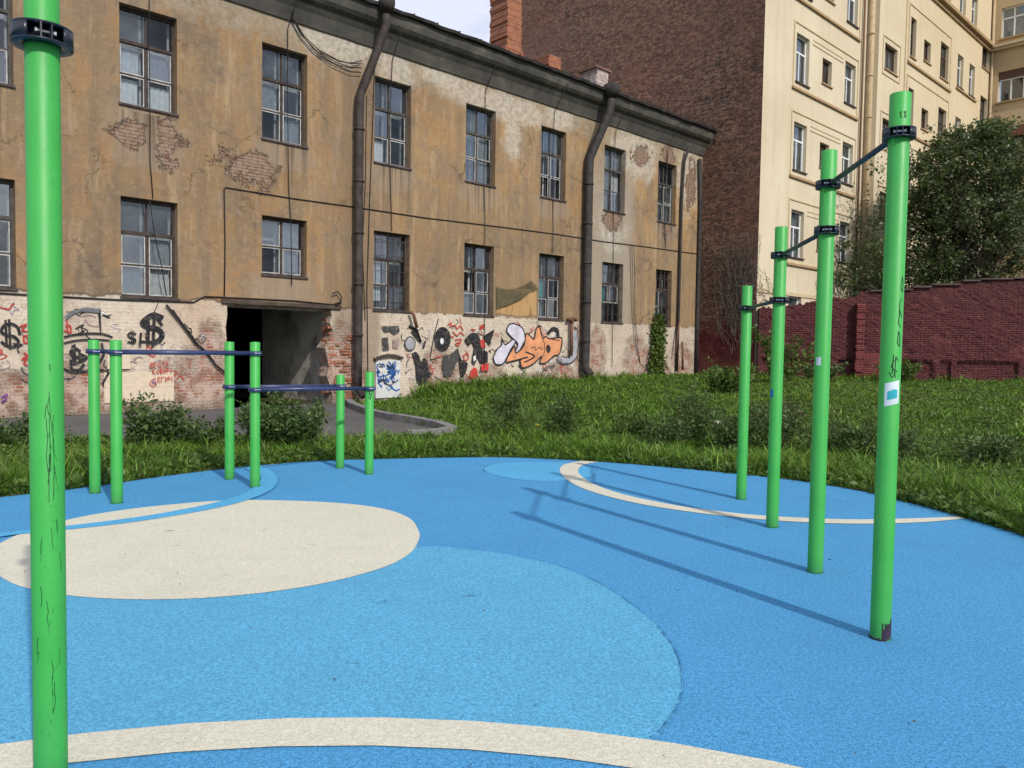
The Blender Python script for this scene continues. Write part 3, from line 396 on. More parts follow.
    rim = t.ma('MULTIPLY', t.ss(bk, .02, .4), t.ss(bk, .98, .6)); c = t.mix(t.ma('MULTIPLY', rim, .7), c, (.07, .05, .04))
    # foot of the wall: limewashed plaster over brick
    step = t.ma('MULTIPLY', t.ss(t.noise(1.6, 6, .6, stretch=(1, 1, .01)), .4, .6), .10)
    edge = t.ma('ADD', pz, step)
    low = t.ss(edge, 2.56, 2.52)
    wc = t.ramp(t.noise(.9, 7, .65), [(.3, (.40, .325, .25)), (.5, (.60, .515, .42)), (.7, (.70, .63, .52))])
    wc = t.mix(t.ma('MULTIPLY', t.ss(fine, .5, .72), .5), wc, (.37, .30, .23))
    b3, b3f = t.brick(vec, c1=(.66, .58, .46), c2=(.60, .51, .40), cm=(.44, .37, .29), mortar=.009)
    wc = t.mix(t.ma('MULTIPLY', t.ss(med, .42, .52), .55), wc, b3)
    pk = t.ma('MULTIPLY', t.ss(px, 7.9, 7.2), t.ss(px, 6.2, 7.0)); pk = t.ma('MULTIPLY', pk, t.ss(pz, 1.1, 1.5))
    wc = t.mix(t.ma('MULTIPLY', pk, .7), wc, (.50, .36, .26))
    gr = t.ma('MULTIPLY', t.ss(px, 10.4, 10.6), t.ss(px, 12.1, 11.9)); wc = t.mix(t.ma('MULTIPLY', gr, .75), wc, (.27, .20, .145))
    b2, b2f = t.brick(vec, c1=(.36, .115, .06), c2=(.26, .10, .065), cm=(.45, .37, .31))
    b2 = t.mix(t.ma('MULTIPLY', t.ss(t.noise(3.4, 9, .75), .44, .52), .85), b2, (.54, .43, .36)); b2 = t.mix(t.ma('MULTIPLY', t.ss(t.noise(2.1, 8, .7), .52, .6), .7), b2, (.22, .12, .09))
    b2 = t.mix(t.ma('MULTIPLY', t.ss(grain, .45, .65), .35), b2, (.17, .09, .065))
    bl = patchmask(t, px, pz, t.ma('MULTIPLY', warp, 1.0), [(3.5, .25, 1.0, .55), (4.8, .35, 1.2, .62), (7.1, .55, .75, .75), (7.35, 1.4, .28, .5), (10.8, .9, .55, 1.0), (11.6, .3, .7, .5), (14.1, .7, .6, .6), (13.9, 1.2, .3, .3), (16.1, .5, .4, .4), (19.4, .5, .8, .5), (20.3, 1.6, .4, .9), (21.2, 1.3, .4, .9), (23.5, 1.2, .6, .75), (26.6, 1.1, .7, .55), (23.7, .5, .9, .35), (25.2, .4, .6, .5), (15.5, .3, 1.5, .3), (18.2, .35, 1.2, .3), (8.9, 2.6, .1, .1)], .7)
    wc = t.mix(t.ma('MULTIPLY', t.ss(t.noise(4.5, 9, .75), .53, .60), .55), wc, (.33, .25, .19))
    wc = t.mix(t.ma('MULTIPLY', t.ss(t.ma('ABSOLUTE', t.ma('SUBTRACT', t.noise(1.4, 9, .68, dist=1.5), .5)), .008, .0), .7), wc, (.10, .08, .065))
    wc = t.mix(t.ma('MULTIPLY', t.ss(t.ma('ADD', px, t.ma('MULTIPLY', warp, 2)), 20.8, 22), .35), wc, (.40, .32, .25))
    wc = t.mix(t.ma('MULTIPLY', t.ss(grain, .50, .62), .3), wc, (.20, .16, .13))
    wc = t.mix(bl, wc, b2)
    damp = t.ss(t.ma('ADD', pz, warp), .35, .0); wc = t.mix(t.ma('MULTIPLY', damp, .6), wc, (.17, .14, .11))
    c = t.mix(low, c, wc)
    line = t.ma('MULTIPLY', t.ss(edge, 2.50, 2.54), t.ss(edge, 2.60, 2.56)); line = t.ma('MULTIPLY', line, t.ss(px, 12.2, 11.6))
    c = t.mix(t.ma('MULTIPLY', line, .65), c, (.10, .075, .055))
    brk = t.ma('MAXIMUM', bk, t.ma('MULTIPLY', low, bl))
    h = t.ma('ADD', t.ma('MULTIPLY', fine, .5), t.ma('MULTIPLY', grain, .3))
    h = t.ma('SUBTRACT', h, t.ma('MULTIPLY', brk, t.ma('ADD', .9, t.ma('MULTIPLY', t.ma('MAXIMUM', bf, b2f), .8))))
    h = t.ma('ADD', h, t.ma('MULTIPLY', low, -.3))
    return t.out(c, t.bump(h, .85, .03))
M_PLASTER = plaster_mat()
t = NT('passage_plaster', .95, .1)
pc = t.ramp(t.noise(1.3, 8, .65), [(.3, (.20, .18, .16)), (.5, (.52, .48, .43)), (.7, (.66, .62, .58))])
M_TUN = t.out(pc, t.bump(t.noise(6, 6), .8, .04))
M_DARKP = plain('dark_plaster', (.06, .052, .046), .95, .3)  # near-black colour stands in for the unlit depth of the passage

def bare_brick(name, c1, c2, cm, wx='xz', rough=.9):
    t = NT(name, rough, .15); x, y, z = t.xyz()
    vec = t.comb(t.ma('ADD', x, t.ma('MULTIPLY', y, 1.0)), z, 0)
    b, bf = t.brick(vec, c1=c1, c2=c2, cm=cm)
    b = t.mix(t.ma('MULTIPLY', t.ss(t.noise(3, 6), .5, .7), .5), b, tuple(k*.4 for k in c1))
    return t.out(b, t.bump(t.ma('ADD', t.ma('MULTIPLY', bf, -1), t.noise(20, 5)), .9, .03))
M_BRK = bare_brick('orange_brick', (.46, .15, .07), (.36, .12, .06), (.30, .22, .17))
M_BRKD = bare_brick('dull_brick', (.22, .09, .06), (.15, .07, .05), (.28, .23, .20))

WX = [5.36+3.205*i for i in range(7)]
wins = []          # s0,s1,z0,z1
wins.append((2.15, 3.42, 6.5, 8.74)); wins.append((2.15, 3.42, 2.53, 4.68)); wins.append((-1.05, .2, 6.5, 8.74)); wins.append((-1.05, .2, 2.53, 4.68))
for i, s in enumerate(WX):
    wins.append((s, s+1.2, 6.62 if i == 0 else 6.5, 8.74 if i == 0 else 8.80))
    wins.append((s, s+(1.2 if i < 6 else 1.06), 3.22 if i == 1 else 2.5, 4.66))
PASS = (7.45, 10.8, -.5, 2.62)
S0, S1, ZT, DEP = -3.0, 27.6, 10.3, 32.0
wall = MB()
ss_ = sorted({S0, S1, *[w_[0] for w_ in wins], *[w_[1] for w_ in wins], PASS[0], PASS[1]})
zs_ = sorted({-.5, ZT, *[w_[2] for w_ in wins], *[w_[3] for w_ in wins], PASS[3]})
for a, b in zip(ss_[:-1], ss_[1:]):
    for c, d in zip(zs_[:-1], zs_[1:]):
        cx, cz = (a+b)/2, (c+d)/2
        if any(r[0] < cx < r[1] and r[2] < cz < r[3] for r in wins+[PASS]): continue
        wall.face([(a, 18, c), (b, 18, c), (b, 18, d), (a, 18, d)])
RD = .24
for s0, s1, z0, z1 in wins:                      # reveals
    wall.face([(s0, 18, z0), (s1, 18, z0), (s1, 18+RD, z0), (s0, 18+RD, z0)])
    wall.face([(s0, 18, z1), (s0, 18+RD, z1), (s1, 18+RD, z1), (s1, 18, z1)])
    wall.face([(s0, 18, z0), (s0, 18+RD, z0), (s0, 18+RD, z1), (s0, 18, z1)])
    wall.face([(s1, 18, z0), (s1, 18, z1), (s1, 18+RD, z1), (s1, 18+RD, z0)])
# the passage mouth: ragged opening
pa = [(7.66, -.5), (7.68, .4), (7.72, .9), (7.70, 1.4), (7.66, 1.9), (7.70, 2.2), (7.69, 2.44), (8.4, 2.46), (9.3, 2.47), (10.1, 2.45), (10.46, 2.46), (10.50, 2.28), (10.44, 2.1), (10.52, 1.9), (10.42, 1.62), (10.30, 1.45), (10.36, 1.2), (10.42, .95), (10.36, .7), (10.46, .45), (10.52, .2), (10.50, -.5)]
rect = [(PASS[0], -.5), (PASS[0], PASS[3]), (PASS[1], PASS[3]), (PASS[1], -.5)]
ring = rect[:4]+list(reversed(pa))       # one closed outline round the opening
wall.loops(ring, [], lambda x, y: (x, 18, y))
for p, q in zip(pa[:-1], pa[1:]):
    wall.face([(p[0], 18, p[1]), (p[0], 18.45, p[1]), (q[0], 18.45, q[1]), (q[0], 18, q[1])])
# sides, back
wall.face([(S0, 18, -.5), (S0, 18, ZT), (S0, DEP, ZT), (S0, DEP, -.5)])
wall.face([(S0, DEP, -.5), (S0, DEP, ZT), (S1-.02, DEP, ZT), (S1-.02, DEP, -.5)])
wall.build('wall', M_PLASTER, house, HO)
tun = MB(); Y1 = 22.3
tun.cur = 0
tun.face([(10.62, 18.42, -.1), (10.62, Y1, -.1), (10.62, Y1, 2.9), (10.62, 18.42, 2.9)])
tun.face([(7.5, 18.42, -.1), (7.5, 18.42, 2.9), (7.5, Y1+8, 2.9), (7.5, Y1+8, -.1)])
tun.face([(7.5, 18.42, 2.75), (10.62, 18.42, 2.75), (10.62, Y1, 2.75), (7.5, Y1, 2.75)])
tun.face([(7.0, 18.44, 2.4), (11, 18.44, 2.4), (11, 18.44, 2.9), (7.0, 18.44, 2.9)])
tun.face([(10.5, 18.44, -.1), (11, 18.44, -.1), (11, 18.44, 2.9), (10.5, 18.44, 2.9)])
tun.face([(7.0, 18.44, -.1), (7.64, 18.44, -.1), (7.64, 18.44, 2.9), (7.0, 18.44, 2.9)])
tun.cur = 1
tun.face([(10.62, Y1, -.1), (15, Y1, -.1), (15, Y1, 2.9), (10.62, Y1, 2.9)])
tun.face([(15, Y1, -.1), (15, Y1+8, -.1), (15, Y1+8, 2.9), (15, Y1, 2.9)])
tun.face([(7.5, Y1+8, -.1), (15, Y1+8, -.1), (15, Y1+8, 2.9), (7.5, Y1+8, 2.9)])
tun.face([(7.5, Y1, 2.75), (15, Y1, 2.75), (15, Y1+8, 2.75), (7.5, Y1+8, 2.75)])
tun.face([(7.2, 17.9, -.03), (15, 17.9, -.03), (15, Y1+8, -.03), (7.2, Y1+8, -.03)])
tun.build('passage', [M_TUN, M_DARKP], house, HO)
# beam over the passage
M_WOODD = plain('dark_wood', (.075, .058, .045), .85, .35, 7)
MB().box(7.55, 10.75, 17.93, 18.3, 2.47, 2.56).build('lintel', M_WOODD, house, HO)
# loose broken bricks along the jamb
jb = MB(); random.seed(3)
for k in range(60):
    z = random.uniform(.2, 2.2); s = 10.44+random.uniform(-.06, .10); y = 18+random.uniform(.0, .35)
    jb.box(s, s+.16, y-.02, y+.1, z, z+.062)
for k in range(40):
    z = .05+.077*random.randint(0, 22); s = random.uniform(10.55, 11.0); jb.box(s, s+random.uniform(.1, .24), 17.97-random.random()*.02, 18.1, z, z+.06)
jb.build('broken_brickwork', M_BRK, house, HO)

# cornice & roof
t = NT('cornice_plaster', .9, .2)
cc = t.ramp(t.noise(1.2, 8, .65), [(.3, (.058, .055, .049)), (.55, (.10, .095, .083)), (.75, (.18, .168, .145))])
cc = t.mix(t.ma('MULTIPLY', t.ss(t.noise(1, 6, .6, stretch=(4, 4, .3)), .5, .7), .6), cc, (.05, .048, .042))
M_CORN = t.out(cc, t.bump(t.noise(9, 6), .5, .02))
prof = [(18.0, 9.50), (17.95, 9.50), (17.93, 9.56), (17.84, 9.80), (17.76, 9.90), (17.76, 9.97), (17.70, 9.99), (17.62, 10.02), (17.54, 10.10), (17.49, 10.24), (17.47, 10.36), (18.0, 10.36)]
co = MB(); NS = 90
for k in range(NS+1):
    s = S0-.1+(S1-.01-S0+.1)*k/NS; j = random.uniform(-.006, .006)
    co.v += [(s, y+j, z+j) for y, z in prof]
m_ = len(prof)
for k in range(NS):
    for q in range(m_-1): a = k*m_+q; co.f.append((a, a+m_, a+m_+1, a+1)); co.mi.append(0); co.sm.append(False)
co.build('cornice', M_CORN, house, HO)
M_ROOF = plain('roof_iron', (.055, .05, .05), .6, .4, 4, metal=.3)
rf = MB(); 
rf.v = []
NR = 120
for k in range(NR+1):
    s = S0-.2+(S1-.005-S0+.2)*k/NR; j = random.uniform(-.018, .018); j2 = random.uniform(-.02, .02)
    rf.v += [(s, 17.36+j, 10.37+j2), (s, 17.33+j, 10.44+j2), (s, 25, 12.3), (s, DEP+.3, 10.4), (s, 17.9, 10.38)]
for k in range(NR):
    for q in ((0, 1), (1, 2), (2, 3), (4, 0)):
        a = k*5; rf.f.append((a+q[0], a+5+q[0], a+5+q[1], a+q[1])); rf.mi.append(0); rf.sm.append(False)
roof = rf.build('roof', M_ROOF, house, HO)

seam = MB()
for k in range(38):
    s = S0+.4+k*.8; seam.tube([(s, 17.36, 10.475), (s, 20, 11.09)], .02, 4)
seam.build('roof_seam', M_ROOF, roof, HO)
def rough_stack(s0, s1, y0, y1, z0, z1, mats, seed, taper=0):
    r = random.Random(seed); mb = MB(); z = z0
    while z < z1:
        h = .077; j = lambda a=.03: r.uniform(-a, a)
        k = (z-z0)/(z1-z0)*taper
        mb.box(s0+k+j(.035), s1-k*.3+j(.015), y0+j(.015), y1+j(.03), z, z+h-.002)
        z += h
    return mb
rough_stack(18.86, 19.72, 20.5, 21.5, 10.7, 12.2, None, 1).build('chimney', M_BRK, roof, HO, 'tall ragged orange brick chimney')
ch = rough_stack(18.92, 19.62, 20.52, 21.45, 12.2, 15.4, None, 2); ch.build('chimney_shaft', M_BRK, roof, HO)
M_WASH = plain('whitewashed_brick', (.42, .36, .33), .9, .35, 6, bump=.6)
c2 = rough_stack(21.45, 22.25, 21, 21.75, 10.8, 12.75, None, 3, .12); c2.build('chimney', M_BRK, roof, HO, 'low broken chimney stub')
c3 = rough_stack(22.62, 23.28, 19.5, 20.3, 10.7, 12.15, None, 4); c3.build('chimney', M_WASH, roof, HO, 'low chimney with patchy whitewash')
MB().box(22.5, 23.4, 19.42, 20.4, 12.15, 12.24).build('chimney_cap', M_BRKD, roof, HO)

# windows of the old house
t = NT('old_glass', .04, .5)
def glass_mat(name, tint, refl, rough, dust=.2):
    t = NT(name); tr = t.n('ShaderNodeBsdfTransparent'); t.put(tr.inputs[0], tint)
    gl = t.n('ShaderNodeBsdfGlossy'); gl.inputs['Roughness'].default_value = rough; t.put(gl.inputs['Color'], (.85, .9, .95))
    nb = t.bump(t.noise(2.3, 3), .12, .05); t.put(gl.inputs['Normal'], nb)
    df = t.n('ShaderNodeBsdfDiffuse'); t.put(df.inputs['Color'], (.20, .23, .26))
    lw = t.n('ShaderNodeLayerWeight'); lw.inputs['Blend'].default_value = .35
    fac = t.ma('ADD', t.ma('MULTIPLY', lw.outputs['Fresnel'], .9), refl, clamp=True)
    m1 = t.n('ShaderNodeMixShader'); t.put(m1.inputs[0], fac); t.t.links.new(tr.outputs[0], m1.inputs[1]); t.t.links.new(gl.outputs[0], m1.inputs[2])
    m2 = t.n('ShaderNodeMixShader'); t.put(m2.inputs[0], t.ma('MULTIPLY', t.ss(t.noise(1.3, 6, .65), .40, .70), dust)); t.t.links.new(m1.outputs[0], m2.inputs[1]); t.t.links.new(df.outputs[0], m2.inputs[2])
    t.t.links.new(m2.outputs[0], t.t.nodes['Material Output'].inputs['Surface']); return t.m
M_GLS = [glass_mat('dusty_glass', (.80, .86, .90), .05, .05, .45), glass_mat('dark_glass', (.85, .9, .92), .0, .03, .12), glass_mat('bright_glass', (.7, .76, .8), .16, .03, .2)]; M_GLASS = M_GLS[0]
M_GLASS2 = glass_mat('clean_glass', (.6, .66, .7), .10, .01)
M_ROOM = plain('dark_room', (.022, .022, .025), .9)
M_FRAME = plain('old_window_frame', (.058, .042, .036), .8, .4, 8)
M_FRAMEG = plain('grey_window_frame', (.075, .068, .062), .8, .4, 8)
M_SASH = plain('pale_sash', (.42, .42, .41), .7, .3, 6)
M_SILL = plain('rusty_sill', (.07, .052, .048), .7, .4, 7)
CURT = {'white': plain('white_curtain', (.62, .64, .66), .9, .12), 'teal': plain('teal_curtain', (.03, .30, .26), .9, .2), 'grey': plain('grey_curtain', (.25, .27, .28), .9, .2), 'blue': plain('blue_board', (.16, .25, .32), .9, .2)}
def old_window(s0, s1, z0, z1, kind, fm, sash_on, curtains):
    y = 18+RD-.06; h = z1-z0; wd = s1-s0; m = (s0+s1)/2; fw = .055
    f = MB(); f.box(s0, s0+fw, y, y+.08, z0, z1).box(s1-fw, s1, y, y+.08, z0, z1).box(s0+fw, s1-fw, y, y+.08, z1-fw-.02, z1).box(s0+fw, s1-fw, y, y+.08, z0, z0+fw)
    rows = []
    if kind == 'short':
        f.box(m-.03, m+.03, y+.01, y+.07, z0+fw, z1-fw-.02); rows = [z0+h*.5]
        f.box(s0+fw, s1-fw, y+.012, y+.072, rows[0]-.02, rows[0]+.02)
        tz = None
    else:
        tz = z0+h*.655
        f.box(s0+fw, s1-fw, y-.02, y+.075, tz-.035, tz+.035)
        f.box(m-.032, m+.032, y+.01, y+.07, z0+fw, tz-.035); f.box(m-.02, m+.02, y+.015, y+.065, tz+.035, z1-fw-.02)
        rows = [z0+h*.33]
        f.box(s0+fw, s1-fw, y+.02, y+.06, rows[0]-.015, rows[0]+.015)
    win = f.build('window', fm, house, HO)
    tz_ = tz or z1-fw; zc_ = [(z0+.02, rows[0]), (rows[0], tz_)]+([(tz_, z1-.02)] if tz else [])
    for za, zb in zc_:
        for sa, sb_ in ((s0+.02, m), (m, s1-.02)):
            if random.random() < .06: continue            # a missing pane
            t1, t2 = random.uniform(-.006, .006), random.uniform(-.006, .006)
            MB().face([(sa, y+.04+t1, za), (sb_, y+.04+t2, za), (sb_, y+.04+t2, zb), (sa, y+.04+t1, zb)]).build('pane', random.choice(M_GLS), win, HO)
    MB().box(s0-.025, s1+.025, 17.955, 18.2, z0-.035, z0+.012).build('sill', M_SILL, win, HO)
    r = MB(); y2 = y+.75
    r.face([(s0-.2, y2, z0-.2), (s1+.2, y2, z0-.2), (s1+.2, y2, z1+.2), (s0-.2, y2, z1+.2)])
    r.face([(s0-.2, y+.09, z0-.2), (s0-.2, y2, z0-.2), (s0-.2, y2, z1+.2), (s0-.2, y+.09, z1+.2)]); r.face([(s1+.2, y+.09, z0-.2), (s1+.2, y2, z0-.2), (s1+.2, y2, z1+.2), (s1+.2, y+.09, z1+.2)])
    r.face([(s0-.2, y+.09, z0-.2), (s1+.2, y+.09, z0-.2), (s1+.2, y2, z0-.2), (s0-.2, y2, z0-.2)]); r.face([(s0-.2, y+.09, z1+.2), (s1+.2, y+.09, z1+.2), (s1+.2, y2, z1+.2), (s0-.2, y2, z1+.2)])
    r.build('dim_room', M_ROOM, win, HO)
    sb = MB(); e = .022
    top = tz-.05 if tz else z1-fw-.03
    for a, b in ((s0+fw+.01, m-.04), (m+.04, s1-fw-.01)):
        for c, d in ((z0+fw+.01, rows[0]-.02), (rows[0]+.02, top)):
            if random.random() > sash_on: continue
            sb.box(a, a+e, y+.016, y+.036, c, d).box(b-e, b, y+.016, y+.036, c, d).box(a+e, b-e, y+.018, y+.036, c, c+e).box(a+e, b-e, y+.018, y+.036, d-e, d)
    # inner casement seen through the outer glass
    q = y+.24
    for a, b in ((s0+.02, m-.03), (m+.03, s1-.02)):
        sb.box(a, a+.05, q, q+.05, z0, z1).box(b-.05, b, q, q+.05, z0, z1)
    sb.box(s0, s1, q, q+.045, z0+h*.62, z0+h*.67)
    if sb.v: sb.build('sash', M_SASH, win, HO)
    for (a, b, c, d, ck) in curtains:
        mb = MB(); n = 8
        A0, A1 = s0+wd*a, s0+wd*b; Z0, Z1 = z0+h*c, z0+h*d
        for k in range(n):
            p, q2 = A0+(A1-A0)*k/n, A0+(A1-A0)*(k+1)/n
            ya, yb = y+.14+.02*(k % 2), y+.14+.02*((k+1) % 2)
            mb.face([(p, ya, Z0), (q2, yb, Z0), (q2, yb, Z1), (p, ya, Z1)])
        mb.build('curtain', CURT[ck], win, HO)
    return win
random.seed(21)
cur = {0: ([(0, .38, 0, .3, 'white'), (.55, .95, 0, .28, 'white'), (.55, .9, .35, .62, 'grey'), (.1, .4, .35, .6, 'white')], [(0, .42, .02, .3, 'blue'), (.5, .92, .02, .6, 'grey')]),
       1: ([(.45, .95, .05, .3, 'grey'), (0, .4, .35, .62, 'grey')], [(.45, .9, .1, .9, 'grey')]),
       2: ([(0.05, .4, 0, .3, 'white')], [(.02, .36, .12, .6, 'white')]), 3: ([(.6, .95, 0, .6, 'grey')], [(0, .4, .05, .35, 'grey')]),
       4: ([], [(0, .42, .32, .64, 'teal'), (.1, .3, 0, .28, 'white')]), 5: ([(0, 1, .05, .9, 'grey')], [(0, .45, .3, .66, 'teal')]), 6: ([(.3, .9, .0, .4, 'grey')], [(0, .6, .2, .6, 'teal')])}
for k, (s0, s1, z0, z1) in enumerate(wins):
    if k < 4: old_window(s0, s1, z0, z1, 'tall', M_FRAMEG, .8, [(.3, .8, 0, .5, 'grey')]); continue
    i, lo_ = divmod(k-4, 2)
    old_window(s0, s1, z0, z1, 'short' if (i == 1 and lo_) else 'tall', M_FRAME if i in (0, 1) or lo_ else M_FRAMEG, [.85, .8, .5, .9, .9, .4, .5][i], cur[i][lo_])
# iron grille on the third ground-floor window
g = MB(); s0, z0 = WX[2], 2.5
for k in range(6): g.tube([(s0+.1+k*.2, 18.06, z0), (s0+.1+k*.2, 18.06, z0+2.1)], .009, 5)
for k in range(5): g.tube([(s0, 18.05, z0+.25+k*.42), (s0+1.2, 18.05, z0+.25+k*.42)], .009, 5)
g.build('window_grille', M_SILL, house, HO)
# grilles on the two right-hand ground-floor windows
for i in (5, 6):
    g = MB(); s0 = WX[i]; wd = 1.2 if i < 6 else 1.06
    for k in range(4): g.tube([(s0+.15+k*(wd-.3)/3, 18.06, z0), (s0+.15+k*(wd-.3)/3, 18.06, z0+2.15)], .010, 5)
    for k in range(4): g.tube([(s0, 18.05, z0+.3+k*.5), (s0+wd, 18.05, z0+.3+k*.5)], .010, 5)
    g.build('window_grille', M_SILL, house, HO)

# downpipes
M_PIPE = plain('rusty_downpipe', (.058, .047, .043), .75, .45, 5, metal=.2)
M_PIPED = plain('dark_downpipe', (.05, .045, .043), .75, .4, 5, metal=.2)
def downpipe(s, ztop, r, mat, y=17.78, foot=.15, kink=.5, funnel=True):
    mb = MB()
    pts = [(s+kink, 17.30, ztop+.0), (s+kink, 17.33, ztop-.45), (s+kink*.72, 17.45, ztop-1.0), (s+.03, y, ztop-2.2), (s, y, ztop-2.6)]
    z = ztop-2.6
    while z > foot+.6: z -= 1.1; pts.append((s+random.uniform(-.012, .012), y, max(z, foot+.3)))
    pts += [(s, y, foot+.25), (s+.08, y-.2, foot+.02)]
    mb.tube(pts, r, 12)
    if funnel: mb.lathe([(r*1.05, -.3), (r*1.9, -.05), (r*1.9, .15), (r*1.75, .15), (r*1.75, -.03), (r*.95, -.28)], 14, c=(s+kink, 17.30, ztop+.12))
    z = 7.2
    while z > 1: mb.lathe([(r+.002, -.03), (r+.022, -.03), (r+.022, .03), (r+.002, .03)], 12, c=(s, y, z)); z -= 1.35
    p = mb.build('downpipe', mat, house, HO)
    br = MB(); z = 7.0
    while z > 1: br.box(s-.012, s+.012, y, 18.0, z, z+.03); z -= 2.0
    br.build('bracket', mat, p, HO); return p
downpipe(11.16, 10.35, .115, M_PIPE)
downpipe(20.32, 10.3, .15, M_PIPED, kink=.55, foot=.6)
th = MB(); th.tube([(26.25, 17.75, 9.6), (26.12, 17.88, 9.0), (26.05, 17.9, 7.6), (26.03, 17.9, 4.5), (26.0, 17.9, .7)], .055, 8); th.build('downpipe', M_PIPED, house, HO)
th = MB(); th.tube([(27.25, 17.9, 9.3), (27.38, 17.92, 7.5), (27.4, 17.92, 3), (27.42, 17.92, .6)], .09, 8); th.build('downpipe', M_PIPED, house, HO)
M_RUST = plain('rust', (.14, .07, .045), .85, .4, 8)
vp = MB().tube([(19.66, 17.85, 1.3), (19.65, 17.85, 2.42)], .055, 8); vp.tube([(19.45, 17.85, 2.5), (19.58, 17.85, 2.56), (19.66, 17.85, 2.58), (19.75, 17.85, 2.56), (19.87, 17.85, 2.5)], .06, 8); vp.tube([(19.66, 17.85, 2.4), (19.66, 17.85, 2.6)], .07, 8)
vp.build('vent_pipe', M_RUST, house, HO)
sp = MB().tube([(12.93, 17.88, 2.49), (12.98, 17.8, 2.42), (13.1, 17.8, 2.05)], .05, 8); sp.build('drain_spout', M_RUST, house, HO)
sp = MB().tube([(25.99, 17.82, 2.8), (25.72, 17.8, 1.35)], .035, 6).tube([(26.04, 17.7, 1.87), (26.15, 17.72, .75)], .045, 6); sp.build('leaning_pipe', M_RUST, house, HO)

# cables
M_CAB = plain('black_cable', (.02, .018, .018), .7)
def cable(pts, r=.013, y=17.975):
    P = [(p[0], y if len(p) < 3 else p[1], p[-1]) for p in pts]
    return MB().tube(P, r, 5, sm=True).build('cable', M_CAB, house, HO)
cable([(7.62, 2.6), (7.64, 3.8), (7.62, 5.14), (7.66, 5.18), (9.4, 5.17), (11.2, 5.20), (13.5, 5.21), (16.4, 5.30), (19, 5.36), (21.3, 5.37), (24, 5.44), (27.55, 5.5)], .016, 17.982)
for i, s in enumerate(WX):
    b = s+[.58, .66, .5, .72, .55, .5, .45][i]; lo_ = [4.68, 3.0, 4.7, .9, 4.7, .9, 9.2][i]
    j = lambda: random.uniform(-.03, .03)
    cable([(b+j(), 17.40, 10.1), (b+.02, 17.72, 9.7), (b+j(), 17.93, 9.3), (b+j(), 17.975, 8), (b+j(), 17.975, 6.6), (b+j()+.03, 17.94, 5.5), (b+j()+.05, 17.94, max(lo_, 4.6))]+([(b+.1, 17.94, lo_)] if lo_ < 4.5 else []), .011)
cable([(5.95, 4.66), (6.05, 3.9), (6.2, 3.2), (6.3, 2.55)], .012, 17.98)
cable([(11.75, 9.4), (11.7, 7.6), (11.62, 5.5), (11.55, 3.0), (11.6, .8)], .013)
cable([(11.5, 8.2), (11.48, 6.0), (11.4, 4.2), (11.5, 2.2)], .01)
cable([(S0+.2, 2.47), (5.2, 2.42), (6.9, 2.45), (7.15, 2.6), (9.4, 2.62), (10.5, 2.58), (10.75, 2.66)], .018)
cable([(10.45, 2.86), (10.62, 2.92), (10.72, 2.8), (10.7, 2.6), (10.55, 2.56)], .018, 17.9)
for L_ in ([(9.22, 9.9), (9.305, 9.566), (9.583, 9.213), (10.03, 8.977), (10.577, 8.866), (10.968, 8.875), (11.3, 8.98)], [(9.24, 9.9), (9.305, 9.55), (9.55, 9.20), (9.98, 8.93), (10.5, 8.80), (10.97, 8.78), (11.3, 8.85)], [(9.2, 9.9), (9.29, 9.55), (9.503, 9.25), (9.866, 8.968), (10.408, 8.748), (10.97, 8.668), (11.281, 8.728)], [(9.26, 9.9), (9.33, 9.56), (9.62, 9.20), (10.1, 8.93), (10.6, 8.84), (11.0, 8.90), (11.3, 9.05)]):
    cable(L_, .012, 17.90)
cable([(6.28, 2.36), (6.6, 1.97), (6.93, 1.52), (7.18, 1.31), (7.4, 1.0), (7.66, .8)], .024, 17.93); cable([(6.42, 2.26), (6.65, 1.93), (7.0, 1.47), (7.3, 1.15)], .02, 17.95)
for k in range(3): cable([(22.9+k*.12, 5.45), (23.0+k*.12, 4.4), (23.1+k*.1, 3), (23.3+k*.1, 1.8), (23.7, 1.0), (24.1, .8)], .008, 17.97)
cable([(12.95, 2.1), (13.2, 2.0), (13.35, 1.65)], .035, 17.95)
cable([(14.0, 2.35), (13.85, 1.9), (13.7, 1.2)], .012, 17.96)

# netting hung over a bare patch
t = NT('netting', .95, .05)
t.out(t.ramp(t.noise(3, 5), [(.3, (.085, .075, .045)), (.7, (.16, .135, .08))]))
tr = t.n('ShaderNodeBsdfTransparent'); ms = t.n('ShaderNodeMixShader'); t.put(ms.inputs[0], t.ss(t.noise(60, 2, .5), .50, .62)); t.t.links.new(t.b.outputs[0], ms.inputs[1]); t.t.links.new(tr.outputs[0], ms.inputs[2]); t.t.links.new(ms.outputs[0], t.t.nodes['Material Output'].inputs['Surface']); M_NET = t.m
net = [(16.27, 3.44), (16.65, 3.37), (17.1, 3.42), (17.5, 3.58), (17.79, 3.74), (17.98, 3.6), (18.15, 3.46), (17.95, 3.40), (17.7, 3.33), (17.3, 3.04), (16.8, 2.84), (16.28, 2.72)]
MB().loops(net, [], lambda x, z: (x, 17.965-.03*math.sin(x*4), z)).build('netting', M_NET, house, HO, 'faded olive netting hung between two windows')
t = NT('fresh_ochre', .9, .1); M_OCH = t.out(t.ramp(t.noise(1.7, 7, stretch=(2.5, 1, .6)), [(.35, (.17, .10, .055)), (.47, (.42, .26, .12)), (.7, (.46, .30, .14))]))
MB().loops([(16.3, 2.72), (16.8, 2.84), (17.24, 3.05), (17.73, 3.41), (18.05, 3.39), (18.08, 2.6), (17.2, 2.55), (16.3, 2.6)], [], lambda x, z: (x, 17.988, z)).build('repair_patch', M_OCH, house, HO)

